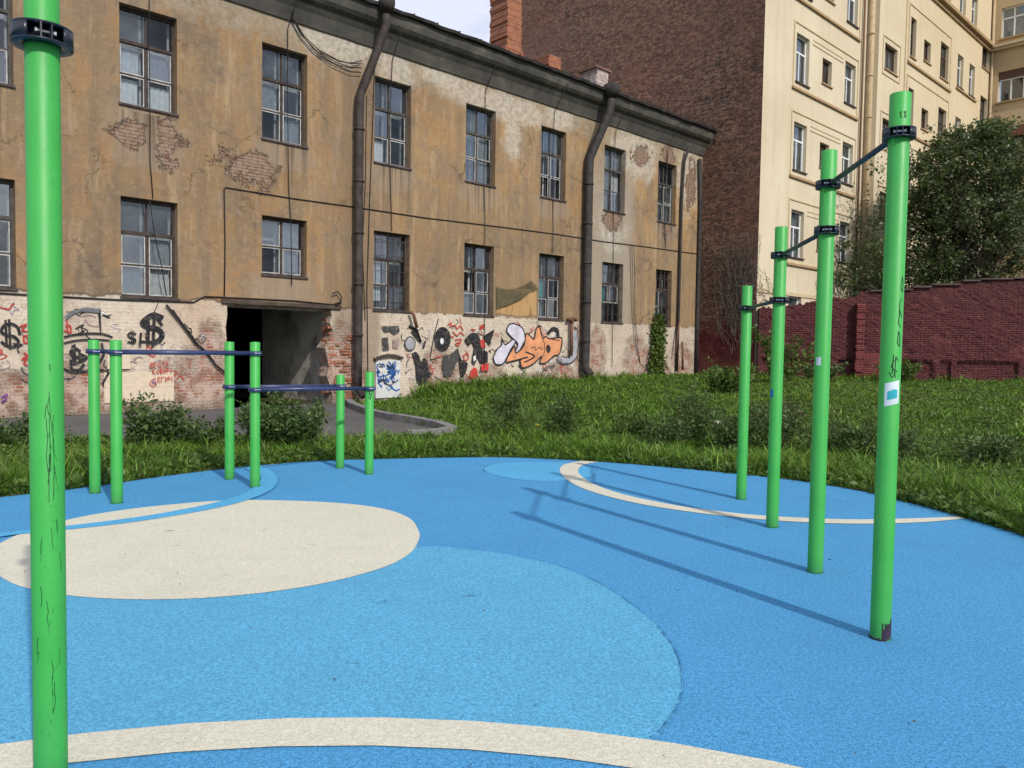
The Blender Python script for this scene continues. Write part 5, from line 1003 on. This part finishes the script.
rr2 = rng.normal(size=(120, 3))*np.array([.9, .9, 1.7])+np.array([-4.3, -.3, 4.6]); rr2 = rr2[rr2[:, 2] > 1.5]; rr3 = rng.normal(size=(30, 3))*np.array([.8, .8, .5])+np.array([.1, 0, 10.6]); rr4 = rng.normal(size=(60, 3))*np.array([1.0, .6, .9])+np.array([-2.2, 0, 8.2]); Kc = np.concatenate([Kc, rr2, rr3, rr4])
mbt = MB()
for q in Kc[::2]:
    a = Vector(q); b = Vector((q[0]*.62, q[1]*.62, q[2]-.25-.45*random.random())); mbt.tube([b, (a+b)/2+Vector((0, 0, .06)), a], [.018, .011, .004], 3, cap=False)
mbt.build('twigs', M_BARK, tree)
P_ = np.concatenate([Kc, T_[rng.integers(0, len(T_), 260)]]); wgt = rng.uniform(.15, 1.6, len(P_)); idx = rng.choice(len(P_), 58000, p=wgt/wgt.sum())
sg = rng.uniform(.10, .30, len(P_))[idx][:, None]
Cc = P_[idx]+rng.normal(size=(58000, 3))*sg*np.array([1, 1, .85])
Vl, Fl = leaves(Cc, .15, .62, .2)
M_LEAF = leaf_mat('tree_leaf', [(.034, .055, .020), (.058, .09, .030), (.088, .125, .042), (.16, .19, .085)], .42, .25)
np_mesh('crown', Vl, Fl, M_LEAF, tree)

def weed(name, loc, h, r, n, leaf, mats, label, cat, group=None, narrow=.35, per=26, lean=.5, flop=0):
    e = empty(name, (loc[0], loc[1], float(gz(loc[0], loc[1]))), 0, label, cat, group); mb = MB(); C = []; Dn = []; per = int(per*2.6); h = h*(1.25 if name == 'weed_clump' else .92);  leaf = leaf*1.12
    for k in range(n):
        a = random.uniform(0, 2*PI); rr = r*.35*math.sqrt(random.random()); p0 = Vector((rr*math.cos(a), rr*math.sin(a), -.02))
        hh_ = h*random.uniform(.55, 1.05)*(1-.25*random.random()); out = r*random.uniform(.2, 1.0)*lean*1.6
        b = a+random.uniform(-.5, .5); pts = []
        for q in range(6):
            u = q/5; pts.append(p0+Vector((math.cos(b)*out*u**1.6, math.sin(b)*out*u**1.6, hh_*(u-flop*u**3))))
        mb.tube(pts, [.007*(1-.7*q/5) for q in range(6)], 3, cap=False)
        for q in range(per):
            u = random.uniform(.08, 1)**.8; i = min(4, int(u*5)); pt_ = pts[i].lerp(pts[i+1], u*5-i)
            sp = .05+.10*(1-u)*min(1, h); C.append((pt_.x+random.gauss(0, sp), pt_.y+random.gauss(0, sp), max(.01, pt_.z+random.gauss(0, sp*.6))))
    mb.build('stem', M_STEM, e); C = np.array(C); V, F = leaves(C, leaf, narrow, 0, np.array([0, 0, .55]), .9); np_mesh('foliage', V, F, mats, e); return e
M_W1 = leaf_mat('mugwort_leaf', [(.030, .064, .018), (.062, .115, .028), (.14, .20, .062)], .6, .2)
M_W2 = leaf_mat('weed_leaf', [(.05, .10, .018), (.085, .155, .028), (.14, .21, .045)], .55, .25)
M_W3 = leaf_mat('dry_weed_leaf', [(.05, .055, .025), (.09, .085, .04), (.12, .09, .05)], .7, .2)
random.seed(5)
weed('shrub', (-3.2, 11.15), .92, .74, 60, .065, M_W1, 'round dense dark bush before the passage, behind the middle pair of posts', 'bush', None, .42, 60, .55)
weed('shrub', (-5.05, 10.9), .86, .5, 26, .065, M_W1, 'leggy dark bush in front of the boarded panel', 'bush', None, .5, 34, .5)
weed('shrub', (-4.3, 10.9), .62, .48, 26, .06, M_W1, 'low dark bush between the leggy bush and the round one', 'bush', None, .5, 32, .5)
weed('shrub', (-7.0, 10.9), .62, .6, 24, .06, M_W1, 'small bush at the left edge behind the near post', 'bush', None, .5, 30, .5)
G_ = 'tall weeds in the rough grass'
weed('weed_clump', (-.08, 13.6), .85, .34, 20, .06, M_W1, 'tall dark weed clump left of the other one below the orange graffiti', 'weeds', G_, .35, 34, .5)
weed('weed_clump', (.82, 13.3), .72, .42, 20, .06, M_W1, 'spreading dark weed clump below the grey graffiti hook', 'weeds', G_, .35, 34, .5)
weed('weed_clump', (.05, 12.9), .45, .45, 26, .12, M_W2, 'light green clump of broad blades between the two dark weed clumps', 'weeds', G_, .14, 10, .8)
for i, (x_, y_, h_, lb) in enumerate([(2.4, 12.0, .5, 'low dark weed patch left of the litter'), (2.9, 12.4, .85, 'thin tall weed left of the nearest-to-wall post, rising behind the litter'), (3.35, 11.6, .6, 'dense weed patch beside the shortest post, on its left'), (3.85, 11.3, .72, 'dark weeds between the two shortest posts'), (4.5, 11.0, .5, 'dark weeds just right of the second shortest post'), (5.15, 10.6, .55, 'weeds showing between the two tallest posts'), (4.75, 13.5, .6, 'reddish-brown weeds beyond the two tallest posts'), (2.1, 13.3, .42, 'loose weed tuft on the lawn below the thick downpipe'), (6.4, 10.4, .4, 'low weeds right of the tallest post')]):
    weed('weed_clump', (x_, y_), h_, .42, 22, .06, M_W3 if i == 6 else (M_W1 if i != 7 else M_W2), lb, 'weeds', G_, .38, 32, .55)
weed('sapling', (9.35, 26.6), 2.35, .95, 16, .13, M_W2, 'thin yellow-green sapling against the maroon wall beside the dark end wall', 'sapling', None, .6, 26, .75)
weed('nettle_patch', (13.8, 27.6), .9, .9, 34, .10, M_W2, 'nettle clump at the foot of the maroon wall right of its pier', 'weeds', None, .5, 22, .6)
weed('nettle_patch', (11.3, 28.4), .8, .8, 30, .10, M_W1, 'darker nettle clump at the foot of the maroon wall left of its pier', 'weeds', None, .5, 22, .6)
weed('weed_clump', (6.2, 22.0), .8, .8, 30, .10, M_W2, 'green weeds at the house wall under the ivy', 'weeds', G_, .5, 22, .6)
# ivy up the wall
iv = W(24.5, 17.85); ivy = empty('ivy', (iv.x, iv.y, .45), RZ, 'green ivy climbing the white wall foot beside the last ground-floor window', 'ivy'); C = []; mb = MB()
for k in range(9):
    p = [(random.uniform(-.2, .2), .05, 0)]; 
    for q in range(8): p.append((p[-1][0]*.9+random.uniform(-.09, .09)+.012, .06, p[-1][2]+.34*random.uniform(.6, 1.05)))
    mb.tube(p, .01, 4)
    for a, b in zip(p[:-1], p[1:]):
        for _ in range(52): u = random.random(); zz_ = a[2]+(b[2]-a[2])*u; C.append((a[0]+(b[0]-a[0])*u+random.gauss(0, .15*(1-zz_/3.4)+.04), random.uniform(-.16, .04), zz_+random.gauss(0, .07)))
mb.build('stem', M_STEM, ivy); V, F = leaves(np.array(C), .10, .85, .3); np_mesh('foliage', V, F, leaf_mat('ivy_leaf', [(.05, .09, .015), (.09, .15, .025), (.14, .20, .04)], .5, .3), ivy)
# dead creeper on the brick end wall
dv_ = W(27.5, 16.4); dead = empty('dead_creeper', (dv_.x, dv_.y, .6), RZ, 'leafless grey creeper spread over the corner of the brick end wall', 'creeper'); mb = MB(); random.seed(9)
for k in range(120):
    y = random.gauss(-.35, .42); z = random.uniform(.8, 3.6); pts = []; hd = random.uniform(-.5, .5)
    for q in range(random.randint(10, 26)):
        pts.append((random.uniform(-.07, .02), y, z)); hd += random.uniform(-.45, .45); hd *= .9
        y += .17*math.sin(hd+.15*(k % 3-1)); z += .2*math.cos(hd)
        if z > 5.6 or y > 1.45 or y < -1.2: break
    if len(pts) > 2: mb.tube(pts, [.0085*(1-.6*i/len(pts)) for i in range(len(pts))], 3, cap=False)
for k in range(26):   # tangles hanging at the corner above the wall
    y = random.uniform(-1.5, -.7); x = random.uniform(-.1, 1.2); z = random.uniform(2.5, 3.9); pts = []
    hd = random.uniform(0, 6.3)
    for q in range(14): pts.append((x, y, z)); hd += random.uniform(-.6, .6); x += .12*math.cos(hd); z += .07*math.sin(hd); y += random.uniform(-.03, .03)
    mb.tube(pts, .010, 3, cap=False)
mb.build('stem', plain('dead_stem', (.13, .11, .095), .9, .2), dead)

# grass
def grass_points(n, y0, y1, power):
    u = rng.random(n*3); Yv = (y0**(1-power)+u*(y1**(1-power)-y0**(1-power)))**(1/(1-power))
    Xv = rng.uniform(-.80, .80, n*3)*Yv
    s = Xv*D2[0]+Yv*D2[1]; yl = Xv*E2[0]+Yv*E2[1]
    wy = A_.y+(Xv-A_.x)*dv.y/dv.x
    ok = ~inpoly(Xv, Yv, PADs) & ~inpoly(Xv, Yv, DRs) & (yl < 17.93) & (yl > -30)
    ok &= ~((s > 27.5) & (yl > 15.3)) & ~((Xv > A_.x) & (Yv > wy-.05)) & (s < 60)
    ok &= ~((s < 9.5) & (yl > 13.5))
    Xv, Yv = Xv[ok], Yv[ok]; return Xv[:n], Yv[:n]
def patch(x, y):   # 0..1 clumpiness
    v = np.sin(x*2.1+1.3*np.sin(y*1.7))+np.sin(y*2.6+1.1*np.sin(x*2.3+1))+.6*np.sin(x*5.3+y*4.1)
    return np.clip(v/5.2+.5, 0, 1)
def make_grass(n, per):
    X0, Y0 = grass_points(n, 5.5, 33, 1.75); n0 = len(X0)
    tr_ = (.012+.0022*Y0)*rng.uniform(.5, 1.8, n0); th = np.exp(rng.normal(0, .38, n0))
    X = np.repeat(X0, per)+rng.normal(size=n0*per)*np.repeat(tr_, per); Y = np.repeat(Y0, per)+rng.normal(size=n0*per)*np.repeat(tr_, per); TH = np.repeat(th, per)
    k = ~inpoly(X, Y, DRs) & ~(inpoly(X, Y, PADs)); DX, DY = (X-np.repeat(X0, per))[k], (Y-np.repeat(Y0, per))[k]; X, Y, TH = X[k], Y[k], TH[k]; n = len(X); Zb = gz(X, Y)
    s = X*D2[0]+Y*D2[1]; yl = X*E2[0]+Y*E2[1]; pt_ = patch(X, Y)
    ed = edgedist(X, Y, PADs[::3])
    H = .05+.07*pt_+rng.exponential(.025, n)
    near = sst(ed, 2.8, .4); H += near*(.04+.10*pt_)*(Y < 14); H *= np.where(ed < .25, .62, 1)
    H += .16*sst(17.93-yl, 1.6, .2)*sst(s, 12.6, 14)*(.5+pt_)
    H += .26*sst(s, 12.6, 13.6)*sst(s, 18, 16.5)*sst(yl, 14.2, 16)*pt_
    wy = A_.y+(X-A_.x)*dv.y/dv.x; H += .30*sst(wy-Y, 1.3, .2)*(X > 9)*(.4+pt_)
    mow = sst(X, 3.8, 6)*sst(Y, 9, 13); H *= 1-.35*mow
    H = H*TH*.62; wdt = .0034+.00042*Y; a = np.arctan2(DY, DX)+rng.normal(0, .6, n); ln = H*rng.uniform(.3, 1.5, n)
    bx, by = np.cos(a+1.57+rng.normal(0, .5, n)), np.sin(a+1.57+rng.normal(0, .5, n)); dx, dy = np.cos(a), np.sin(a)
    wv = (wdt*rng.uniform(.6, 1.4, n))
    P = np.stack([X, Y, Zb-.01], 1)
    v0 = P+np.stack([-bx*wv, -by*wv, 0*X], 1); v1 = P+np.stack([bx*wv, by*wv, 0*X], 1)
    M1 = P+np.stack([dx*ln*.3, dy*ln*.3, H*.6], 1); v2 = M1+np.stack([bx*wv*.8, by*wv*.8, 0*X], 1); v3 = M1-np.stack([bx*wv*.8, by*wv*.8, 0*X], 1)
    v4 = P+np.stack([dx*ln, dy*ln, H], 1)
    V = np.stack([v0, v1, v2, v3, v4], 1).reshape(-1, 3); i = np.arange(n)*5
    F = np.concatenate([np.stack([i, i+1, i+2], 1), np.stack([i, i+2, i+3], 1), np.stack([i+3, i+2, i+4], 1)])
    return V, F
t = NT('grass_blade', .5, .3)
g = t.n('ShaderNodeNewGeometry').outputs['Random Per Island']
c = t.ramp(g, [(0, (.024, .062, .008)), (.3, (.068, .165, .013)), (.7, (.125, .275, .022)), (.93, (.24, .41, .05)), (1, (.40, .37, .15))])
c = t.mix(t.ma('MULTIPLY', t.ss(t.noise(.55, 6, .6), .45, .62), .45), c, (.16, .25, .03))
c = t.mix(t.ma('MULTIPLY', t.ss(t.noise(.9, 6, .65), .52, .66), .45), c, (.045, .085, .02))
c = t.mix(t.ma('MULTIPLY', t.ss(t.noise(5, 4, .7), .52, .60), .5), c, (.03, .065, .014))
c = t.mix(t.ma('MULTIPLY', t.ss(t.noise(7, 4, .7), .56, .62), .5), c, (.22, .33, .05))
c = t.mix(t.ma('MULTIPLY', t.ss(t.noise(1.7, 5, .6), .60, .70), .55), c, (.17, .15, .05))
tl = t.n('ShaderNodeBsdfTranslucent'); t.put(tl.inputs[0], t.mix(.4, c, (.20, .34, .03))); ms = t.n('ShaderNodeMixShader'); ms.inputs[0].default_value = .28
t.put(t.b.inputs['Base Color'], c); t.t.links.new(t.b.outputs[0], ms.inputs[1]); t.t.links.new(tl.outputs[0], ms.inputs[2]); t.t.links.new(ms.outputs[0], t.t.nodes['Material Output'].inputs['Surface'])
V, F = make_grass(62000, 7)
o = np_mesh('grass', V, F, t.m); tag(o, 'uneven green grass growing round the blue play surface and up to the walls', 'grass', None, 'stuff')
# broad-leaved plants low in the lawn
X, Y = grass_points(30000, 6.0, 28, 1.9); pz_ = patch(X*1.3+4, Y*1.1); k = rng.random(len(X)) < pz_**2*1.1+.15*(Y < 13); X, Y = X[k], Y[k]
C = np.stack([X, Y, gz(X, Y)+rng.uniform(.01, .12, len(X))], 1); C = np.repeat(C, 6, 0)+rng.normal(0, .03, (len(X)*6, 3))*np.array([1, 1, .4])
V, F = leaves(C, .075, .5, 0, np.array([0, 0, .3]), 1.0); V[:, 2] = np.maximum(V[:, 2], -.02)
o = np_mesh('ground_cover', V, F, M_W2); tag(o, 'broad low leaves of clover and plantain scattered through the grass', 'ground cover', None, 'stuff')
# dry litter along the rim of the play surface
n = 5000; ii = rng.integers(0, len(PADs), n); PP = np.array(PADs); Q = PP[ii]+(PP[(ii+1) % len(PADs)]-PP[ii])*rng.random((n, 1)); cen = np.array([-.8, 4]); dr = Q-cen; dr /= np.linalg.norm(dr, axis=1)[:, None]
Q = Q+dr*(np.abs(rng.normal(0, .05, n))-.02)[:, None]; C = np.stack([Q[:, 0], Q[:, 1], np.full(n, .002)], 1); C[:, 2] += rng.uniform(0, .012, n)
V, F = leaves(C, .035, .25); V[:, 2] = np.clip(V[:, 2], .001, .03)
o = np_mesh('dry_litter', V, F, M_W3); tag(o, 'dry brown bits of grass and soil along the rim of the blue surface', 'plant litter', None, 'stuff')
n = 110; C = np.stack([rng.uniform(-4.5, 3.8, n), rng.uniform(2.6, 10, n), np.full(n, .012)], 1); C = C[inpoly(C[:, 0], C[:, 1], PADs)]
V, F = leaves(C, .022, .45); V[:, 2] = np.clip(V[:, 2], .0125, .022)
o = np_mesh('stray_leaves', V, F, M_W3); tag(o, 'tiny dry leaves and grit scattered over the rubber surface', 'plant litter', None, 'stuff')
# yellow flowers
for i, (x_, y_, lb) in enumerate([(.42, 12.4, 'small yellow flower nearest the play surface, below the weed clumps'), (-.05, 14.4, 'small yellow flower head just above the tall dark weed clump')]):
    e = empty('flower', (x_, y_, float(gz(x_, y_))), 0, lb, 'flower', 'yellow flowers'); MB().tube([(0, 0, 0), (.01, 0, .16), (0, .01, .3)], .004, 4).build('stem', M_STEM, e)
    mb = MB()
    for k in range(9): a = k*2*PI/9; mb.face([(0, 0, .3), (.035*math.cos(a-.25), .035*math.sin(a-.25), .31), (.05*math.cos(a), .05*math.sin(a), .315), (.035*math.cos(a+.25), .035*math.sin(a+.25), .31)])
    mb.build('petals', plain('yellow_petal', (.75, .55, .03), .6), e)

# litter
M_PAP = plain('white_paper', (.78, .78, .76), .7, .05)
def crumple(name, x, y, z, s, mat, label, cat, grp, seed, sz=(1, 1, .6)):
    import bmesh
    r = random.Random(seed); bm = bmesh.new(); bmesh.ops.create_icosphere(bm, subdivisions=2, radius=s)
    for v in bm.verts: k = r.uniform(.7, 1.2); v.co = Vector((v.co.x*k*sz[0], v.co.y*k*sz[1], v.co.z*k*sz[2]))
    me = bpy.data.meshes.new(name); bm.to_mesh(me); bm.free(); me.materials.append(mat); o = bpy.data.objects.new(name, me); COL.objects.link(o); o.location = (x, y, z); tag(o, label, cat, grp); return o
crumple('crumpled_paper', 2.93, 12.75, .30, .055, M_PAP, 'crumpled white paper cup with red edge in the weeds, left of the other scrap', 'litter', 'litter in the weeds', 1, (1.3, 1, .8))
crumple('red_wrapper', 2.98, 12.78, .42, .035, plain('red_wrap', (.35, .03, .03), .5), 'small red wrapper on top of the white scrap in the weeds', 'litter', 'litter in the weeds', 2)
crumple('crumpled_paper', 3.36, 12.5, .36, .045, M_PAP, 'smaller flat white scrap right of the red and white one', 'litter', 'litter in the weeds', 3, (1.5, .8, .6))
crumple('paper_bag', -4.05, 12.6, .08, .2, M_PAP, 'white folded sheet lying on the asphalt behind the low dark bush', 'litter', None, 4, (1.2, .5, .8))
# ------------------------------------------------------------------ exercise bars
t = NT('green_powder_coat', .32, .5)
c = t.ramp(t.noise(3, 5), [(.3, (.034, .34, .050)), (.7, (.050, .40, .066))])
gen = t.comb(*t.xyz())
sc_ = t.noise(26, 3, .6, stretch=(1, 1, .22), dist=1.2); x, y, z = t.xyz()
lowm = t.ma('ADD', .69, t.ma('MULTIPLY', t.ss(z, 0, 2.4), .085))
scr = t.ma('GREATER_THAN', sc_, lowm); c = t.mix(t.ma('MULTIPLY', scr, .85), c, (.012, .05, .018))
c = t.mix(t.ma('MULTIPLY', t.ss(t.noise(2, 7, .7, stretch=(3, 3, .5)), .5, .68), .35), c, (.075, .27, .09)); c = t.mix(t.ma('MULTIPLY', t.ss(t.noise(60, 3, .8), .60, .68), .45), c, (.03, .14, .04))
c = t.mix(t.ma('MULTIPLY', t.ss(z, .12, .0), .45), c, (.03, .10, .04))
M_GREEN = t.out(c, t.bump(t.ma('MULTIPLY', scr, -1), .3, .002), t.ma('ADD', .40, t.ma('MULTIPLY', t.noise(12, 4), .18)))
M_NAVY = plain('navy_coat', (.030, .042, .115), .35, .2, 9, spec=.5); M_BLK = plain('black_coat', (.016, .020, .030), .35, .2, 9, spec=.5)
M_BARG = plain('dark_bar', (.035, .05, .052), .4, .2, 6, metal=.3, spec=.5); M_STEEL = plain('bolt_steel', (.62, .63, .65), .3, .1, metal=.9)
M_PURP = plain('bare_primer', (.035, .022, .045), .8, .4)
M_INK = plain('marker_ink', (.008, .03, .015), .6, .2); M_STK = plain('sticker_white', (.62, .68, .70), .5, .12); M_TEAL = plain('sticker_teal', (.03, .38, .42), .5, .2); M_BLU = plain('sticker_blue', (.02, .12, .42), .5)
RP = .0510; M_DIRT = plain('gap_dirt', (.03, .05, .06), .95, .4)
def on_pole(mb, pts, r=RP+.0012, w_=.004):
    """stroke on the pole: pts = (angle_deg, z)"""
    for (a0, z0), (a1, z1) in zip(pts[:-1], pts[1:]):
        a0, a1 = math.radians(a0), math.radians(a1); n = max(1, int(abs(a1-a0)/.12))
        for k in range(n):
            u0, u1 = k/n, (k+1)/n; A, B = a0+(a1-a0)*u0, a0+(a1-a0)*u1; p, q = z0+(z1-z0)*u0, z0+(z1-z0)*u1
            dx, dz = (B-A)*r, q-p; l_ = math.hypot(dx, dz) or 1; ox, oz = -dz/l_*w_/2/r, dx/l_*w_/2
            mb.face([(r*math.cos(A-ox), r*math.sin(A-ox), p-oz), (r*math.cos(B-ox), r*math.sin(B-ox), q-oz), (r*math.cos(B+ox), r*math.sin(B+ox), q+oz), (r*math.cos(A+ox), r*math.sin(A+ox), p+oz)])
def pole_patch(mb, a0, a1, z0, z1, r, tilt=0, n=6, ragged=0):
    for k in range(n):
        A, B = math.radians(a0+(a1-a0)*k/n), math.radians(a0+(a1-a0)*(k+1)/n); d0, d1 = tilt*k/n, tilt*(k+1)/n
        r0, r1 = random.uniform(-ragged, ragged), random.uniform(-ragged, ragged)
        mb.face([(r*math.cos(A), r*math.sin(A), z0+d0), (r*math.cos(B), r*math.sin(B), z0+d1), (r*math.cos(B), r*math.sin(B), z1+d1+r1), (r*math.cos(A), r*math.sin(A), z1+d0+r0)])
def post(root, x, y, h, below=.3):
    mb = MB(); mb.lathe([(RP, -below), (RP, h-.004), (RP-.003, h), (.0005, h+.006)], 40, closed=False)
    o = mb.build('post', M_GREEN, root); o.location = (x-root.location.x, y-root.location.y, 0)
    g_ = MB(); n_ = 28
    for k in range(n_):
        a, b = 2*PI*k/n_, 2*PI*(k+1)/n_; ra, rb = RP+.005+.005*math.sin(k*2.3+x), RP+.005+.005*math.sin((k+1)*2.3+x)
        g_.face([((RP-.002)*math.cos(a), (RP-.002)*math.sin(a), .0105), (ra*math.cos(a), ra*math.sin(a), .0095), (rb*math.cos(b), rb*math.sin(b), .0095), ((RP-.002)*math.cos(b), (RP-.002)*math.sin(b), .0105)])
    g_.build('base_dirt', M_DIRT, o); return o
def collar(p, z, ang_open, mat, R=.080, hh=.025, full=False):
    mb = MB()
    for zz_ in (-hh, hh-.005): mb.lathe([(RP+.001, zz_), (R, zz_), (R, zz_+.005), (RP+.001, zz_+.005)], 36, c=(0, 0, z))
    mb.lathe([(RP+.002, -hh+.006), (RP+.006, -hh+.006), (RP+.006, hh-.006), (RP+.002, hh-.006)], 36, c=(0, 0, z))
    a = math.radians(ang_open)
    if full: mb.lathe([(R-.006, -hh+.005), (R, -hh+.005), (R, hh-.005), (R-.006, hh-.005)], 36, c=(0, 0, z))
    else: mb.lathe([(R-.006, -hh+.005), (R, -hh+.005), (R, hh-.005), (R-.006, hh-.005)], 28, a+.62, a+2*PI-.62, c=(0, 0, z))
    for s in (-.17, .17):
        b = a+s; d = Vector((math.cos(b), math.sin(b), 0)); q = Vector((-d.y, d.x, 0))*.0025
        P0, P1 = d*(RP+.005), d*(R-.001)
        for sg in (1,):
            v = [P0-q, P1-q, P1+q, P0+q]; lo4 = [(k.x, k.y, z-hh+.005) for k in v]; hi4 = [(k.x, k.y, z+hh-.005) for k in v]
            for e in range(4): mb.face([lo4[e], lo4[(e+1) % 4], hi4[(e+1) % 4], hi4[e]])
    o = mb.build('collar', mat, p)
    bm_ = MB(); d = Vector((math.cos(a), math.sin(a), 0)); q = Vector((-d.y, d.x, 0)); c0 = d*(RP+.016)+Vector((0, 0, z))
    bm_.tube([c0-q*.030, c0+q*.030], .0045, 8, sm=False).tube([c0-q*.030, c0-q*.023], .0085, 6, sm=False).tube([c0+q*.023, c0+q*.030], .0085, 6, sm=False)
    bm_.build('bolt', M_STEEL, p); return o
def bar(root, a, b, z0, z1, r, mat, trim=RP+.015, extra=0):
    P, Q = Vector((a[0]-root.location.x, a[1]-root.location.y, z0)), Vector((b[0]-root.location.x, b[1]-root.location.y, z1)); d = (Q-P).normalized()
    return MB().tube([P+d*trim, Q-d*trim], r, 16).build('bar', mat, root)

PR = [(1.969, 4.023, 2.835), (2.101, 5.239, 2.855), (2.259, 6.589, 2.563), (2.361, 7.837, 2.168)]
pull = empty('pull_up_bars', (2.16, 5.9, 0), 0, 'four green posts in a row joined by stepped high dark bars, on the right', 'pull-up bars')
RZS = [[2.63], [2.63, 2.325], [2.325, 1.945], [1.945]]
ph = []
for (x, y, h), zs in zip(PR, RZS):
    p = post(pull, x, y, h); ph.append(p)
    tc_ = math.degrees(math.atan2(-y, -x))     # direction to where a visitor stands
    for z in zs: collar(p, z, tc_+3, M_BLK)
for i, z in enumerate((2.63, 2.325, 1.945)): bar(pull, PR[i], PR[i+1], z, z, .0165, M_BARG, RP+.004)
# marks on the tallest post
def dirc(x, y): return math.degrees(math.atan2(-y, -x))
a0 = dirc(*PR[0][:2])
ink = MB()
for pts in ([(a0+22, 2.735), (a0+34, 2.70)], [(a0+34, 2.735), (a0+22, 2.70)], [(a0+12, 2.73), (a0+2, 2.73), (a0+8, 2.70)],
            [(a0+62, 1.86), (a0+52, 1.90), (a0+44, 1.84), (a0+56, 1.82), (a0+62, 1.86)], [(a0+55, 1.79), (a0+40, 1.77), (a0+40, 1.70)], [(a0+58, 1.69), (a0+42, 1.73), (a0+36, 1.66), (a0+54, 1.64)], [(a0+48, 1.60), (a0+38, 1.62), (a0+34, 1.56), (a0+50, 1.54), (a0+48, 1.60)],
            [(a0+20, 1.47), (a0+5, 1.44), (a0+22, 1.42), (a0+30, 1.38)], [(a0+15, 1.50), (a0+12, 1.40)], [(a0+40, 1.47), (a0+28, 1.49), (a0+26, 1.42), (a0+40, 1.41)], [(a0-5, 1.41), (a0+12, 1.38), (a0+30, 1.41)]):
    on_pole(ink, pts)
ink.build('marker_scribble', M_INK, ph[0])
pole_patch(mb := MB(), a0-25, a0+58, 1.23, 1.35, RP+.0012, .02); mb.build('sticker', M_STK, ph[0], label='torn white and teal sticker')
mb = MB(); pole_patch(mb, a0-10, a0+45, 1.265, 1.315, RP+.0018, .012, ragged=.012); mb.build('sticker_print', M_TEAL, ph[0])
random.seed(2); mb = MB(); pole_patch(mb, a0+8, a0+85, -.01, .075, RP+.001, .035, 10, .02); pole_patch(mb, a0-85, a0+8, -.01, .012, RP+.001, 0, 8, .006); mb.build('paint_chip', M_PURP, ph[0], label='chipped dark patch at the foot')
a2 = dirc(*PR[1][:2]); mb = MB(); pole_patch(mb, a2-45, a2-8, 1.42, 1.475, RP+.0012, 0); mb.build('sticker', M_STK, ph[1], label='small round white sticker')
a3 = dirc(*PR[2][:2]); mb = MB(); pole_patch(mb, a3-60, a3-30, 1.12, 1.19, RP+.0012, 0); mb.build('sticker', M_BLU, ph[2], label='small blue sticker')

# low bars on the left
PL = [(-4.135, 7.627, 1.52), (-3.679, 7.164, 1.52), (-3.132, 8.546, 1.525), (-2.694, 8.085, 1.525), (-2.101, 9.443, 1.145), (-1.667, 9.029, 1.20)]
par = empty('parallel_bars', (-2.9, 8.3, 0), 0, 'six short green posts carrying two levels of navy parallel bars, on the left', 'parallel bars')
LZ = [[1.41], [1.41], [1.41, 1.03], [1.41, 1.03], [1.01], [1.01]]
pl = []
for (x, y, h), zs in zip(PL, LZ):
    p = post(par, x, y, h); pl.append(p)
    for z in zs: collar(p, z, dirc(x, y)+20, M_NAVY, .070, .022, True)
for i, j, z0, z1 in ((0, 2, 1.41, 1.41), (1, 3, 1.41, 1.41), (2, 4, 1.03, 1.01), (3, 5, 1.03, 1.01)): bar(par, PL[i], PL[j], z0, z1, .021, M_NAVY, RP-.0)
for i, j in ((0, 2), (1, 3)):       # flanged end lugs
    P, Q = Vector(PL[i][:2]+(1.41,)), Vector(PL[j][:2]+(1.41,)); d = (Q-P).normalized()
a5 = dirc(*PL[5][:2]); ink = MB()
for pts in ([(a5-30, 1.0), (a5-10, .98), (a5+15, .93)], [(a5+20, 1.03), (a5-5, .93)], [(a5+30, .97), (a5+5, .88)], [(a5-20, .9), (a5+22, .92)]): on_pole(ink, pts, w_=.008)
ink.build('marker_scribble', M_INK, pl[5])

# near post on the left
NP = (-1.55, 2.566)
near = empty('exercise_post', (NP[0], NP[1], 0), 0, 'scratched tall green post with one navy collar, nearest the camera at the left edge', 'post')
p = post(near, *NP, 2.86); p.location = (0, 0, 0); an = dirc(*NP)
collar(p, 2.488, an+8, M_BLK, .090, .029)
# bar leaving the collar to the left, outside the picture
b_ = Vector((-1, -.25, 0)).normalized()
ink = MB(); r = random.Random(12)
for k in range(34):
    z = r.choice([r.uniform(.98, 1.30), r.uniform(.2, 1.5), r.uniform(.2, .9)]); a = an+r.uniform(-2, 32) if z > .9 else an+r.uniform(-45, 50)
    pts = [(a, z)]
    for q in range(r.randint(1, 4)): a += r.uniform(-5, 5); z -= r.uniform(.005, .035); pts.append((a, z))
    on_pole(ink, pts, w_=r.uniform(.0008, .0022))
on_pole(ink, [(an+8, 1.335), (an+12, 1.25), (an+22, 1.17), (an+21, 1.05), (an+20, .99)], w_=.0014); on_pole(ink, [(an-2, 1.25), (an+2, 1.18), (an-3, 1.12), (an+5, 1.05), (an+4, .97)], w_=.0018)
ink.build('scratches', M_INK, p)
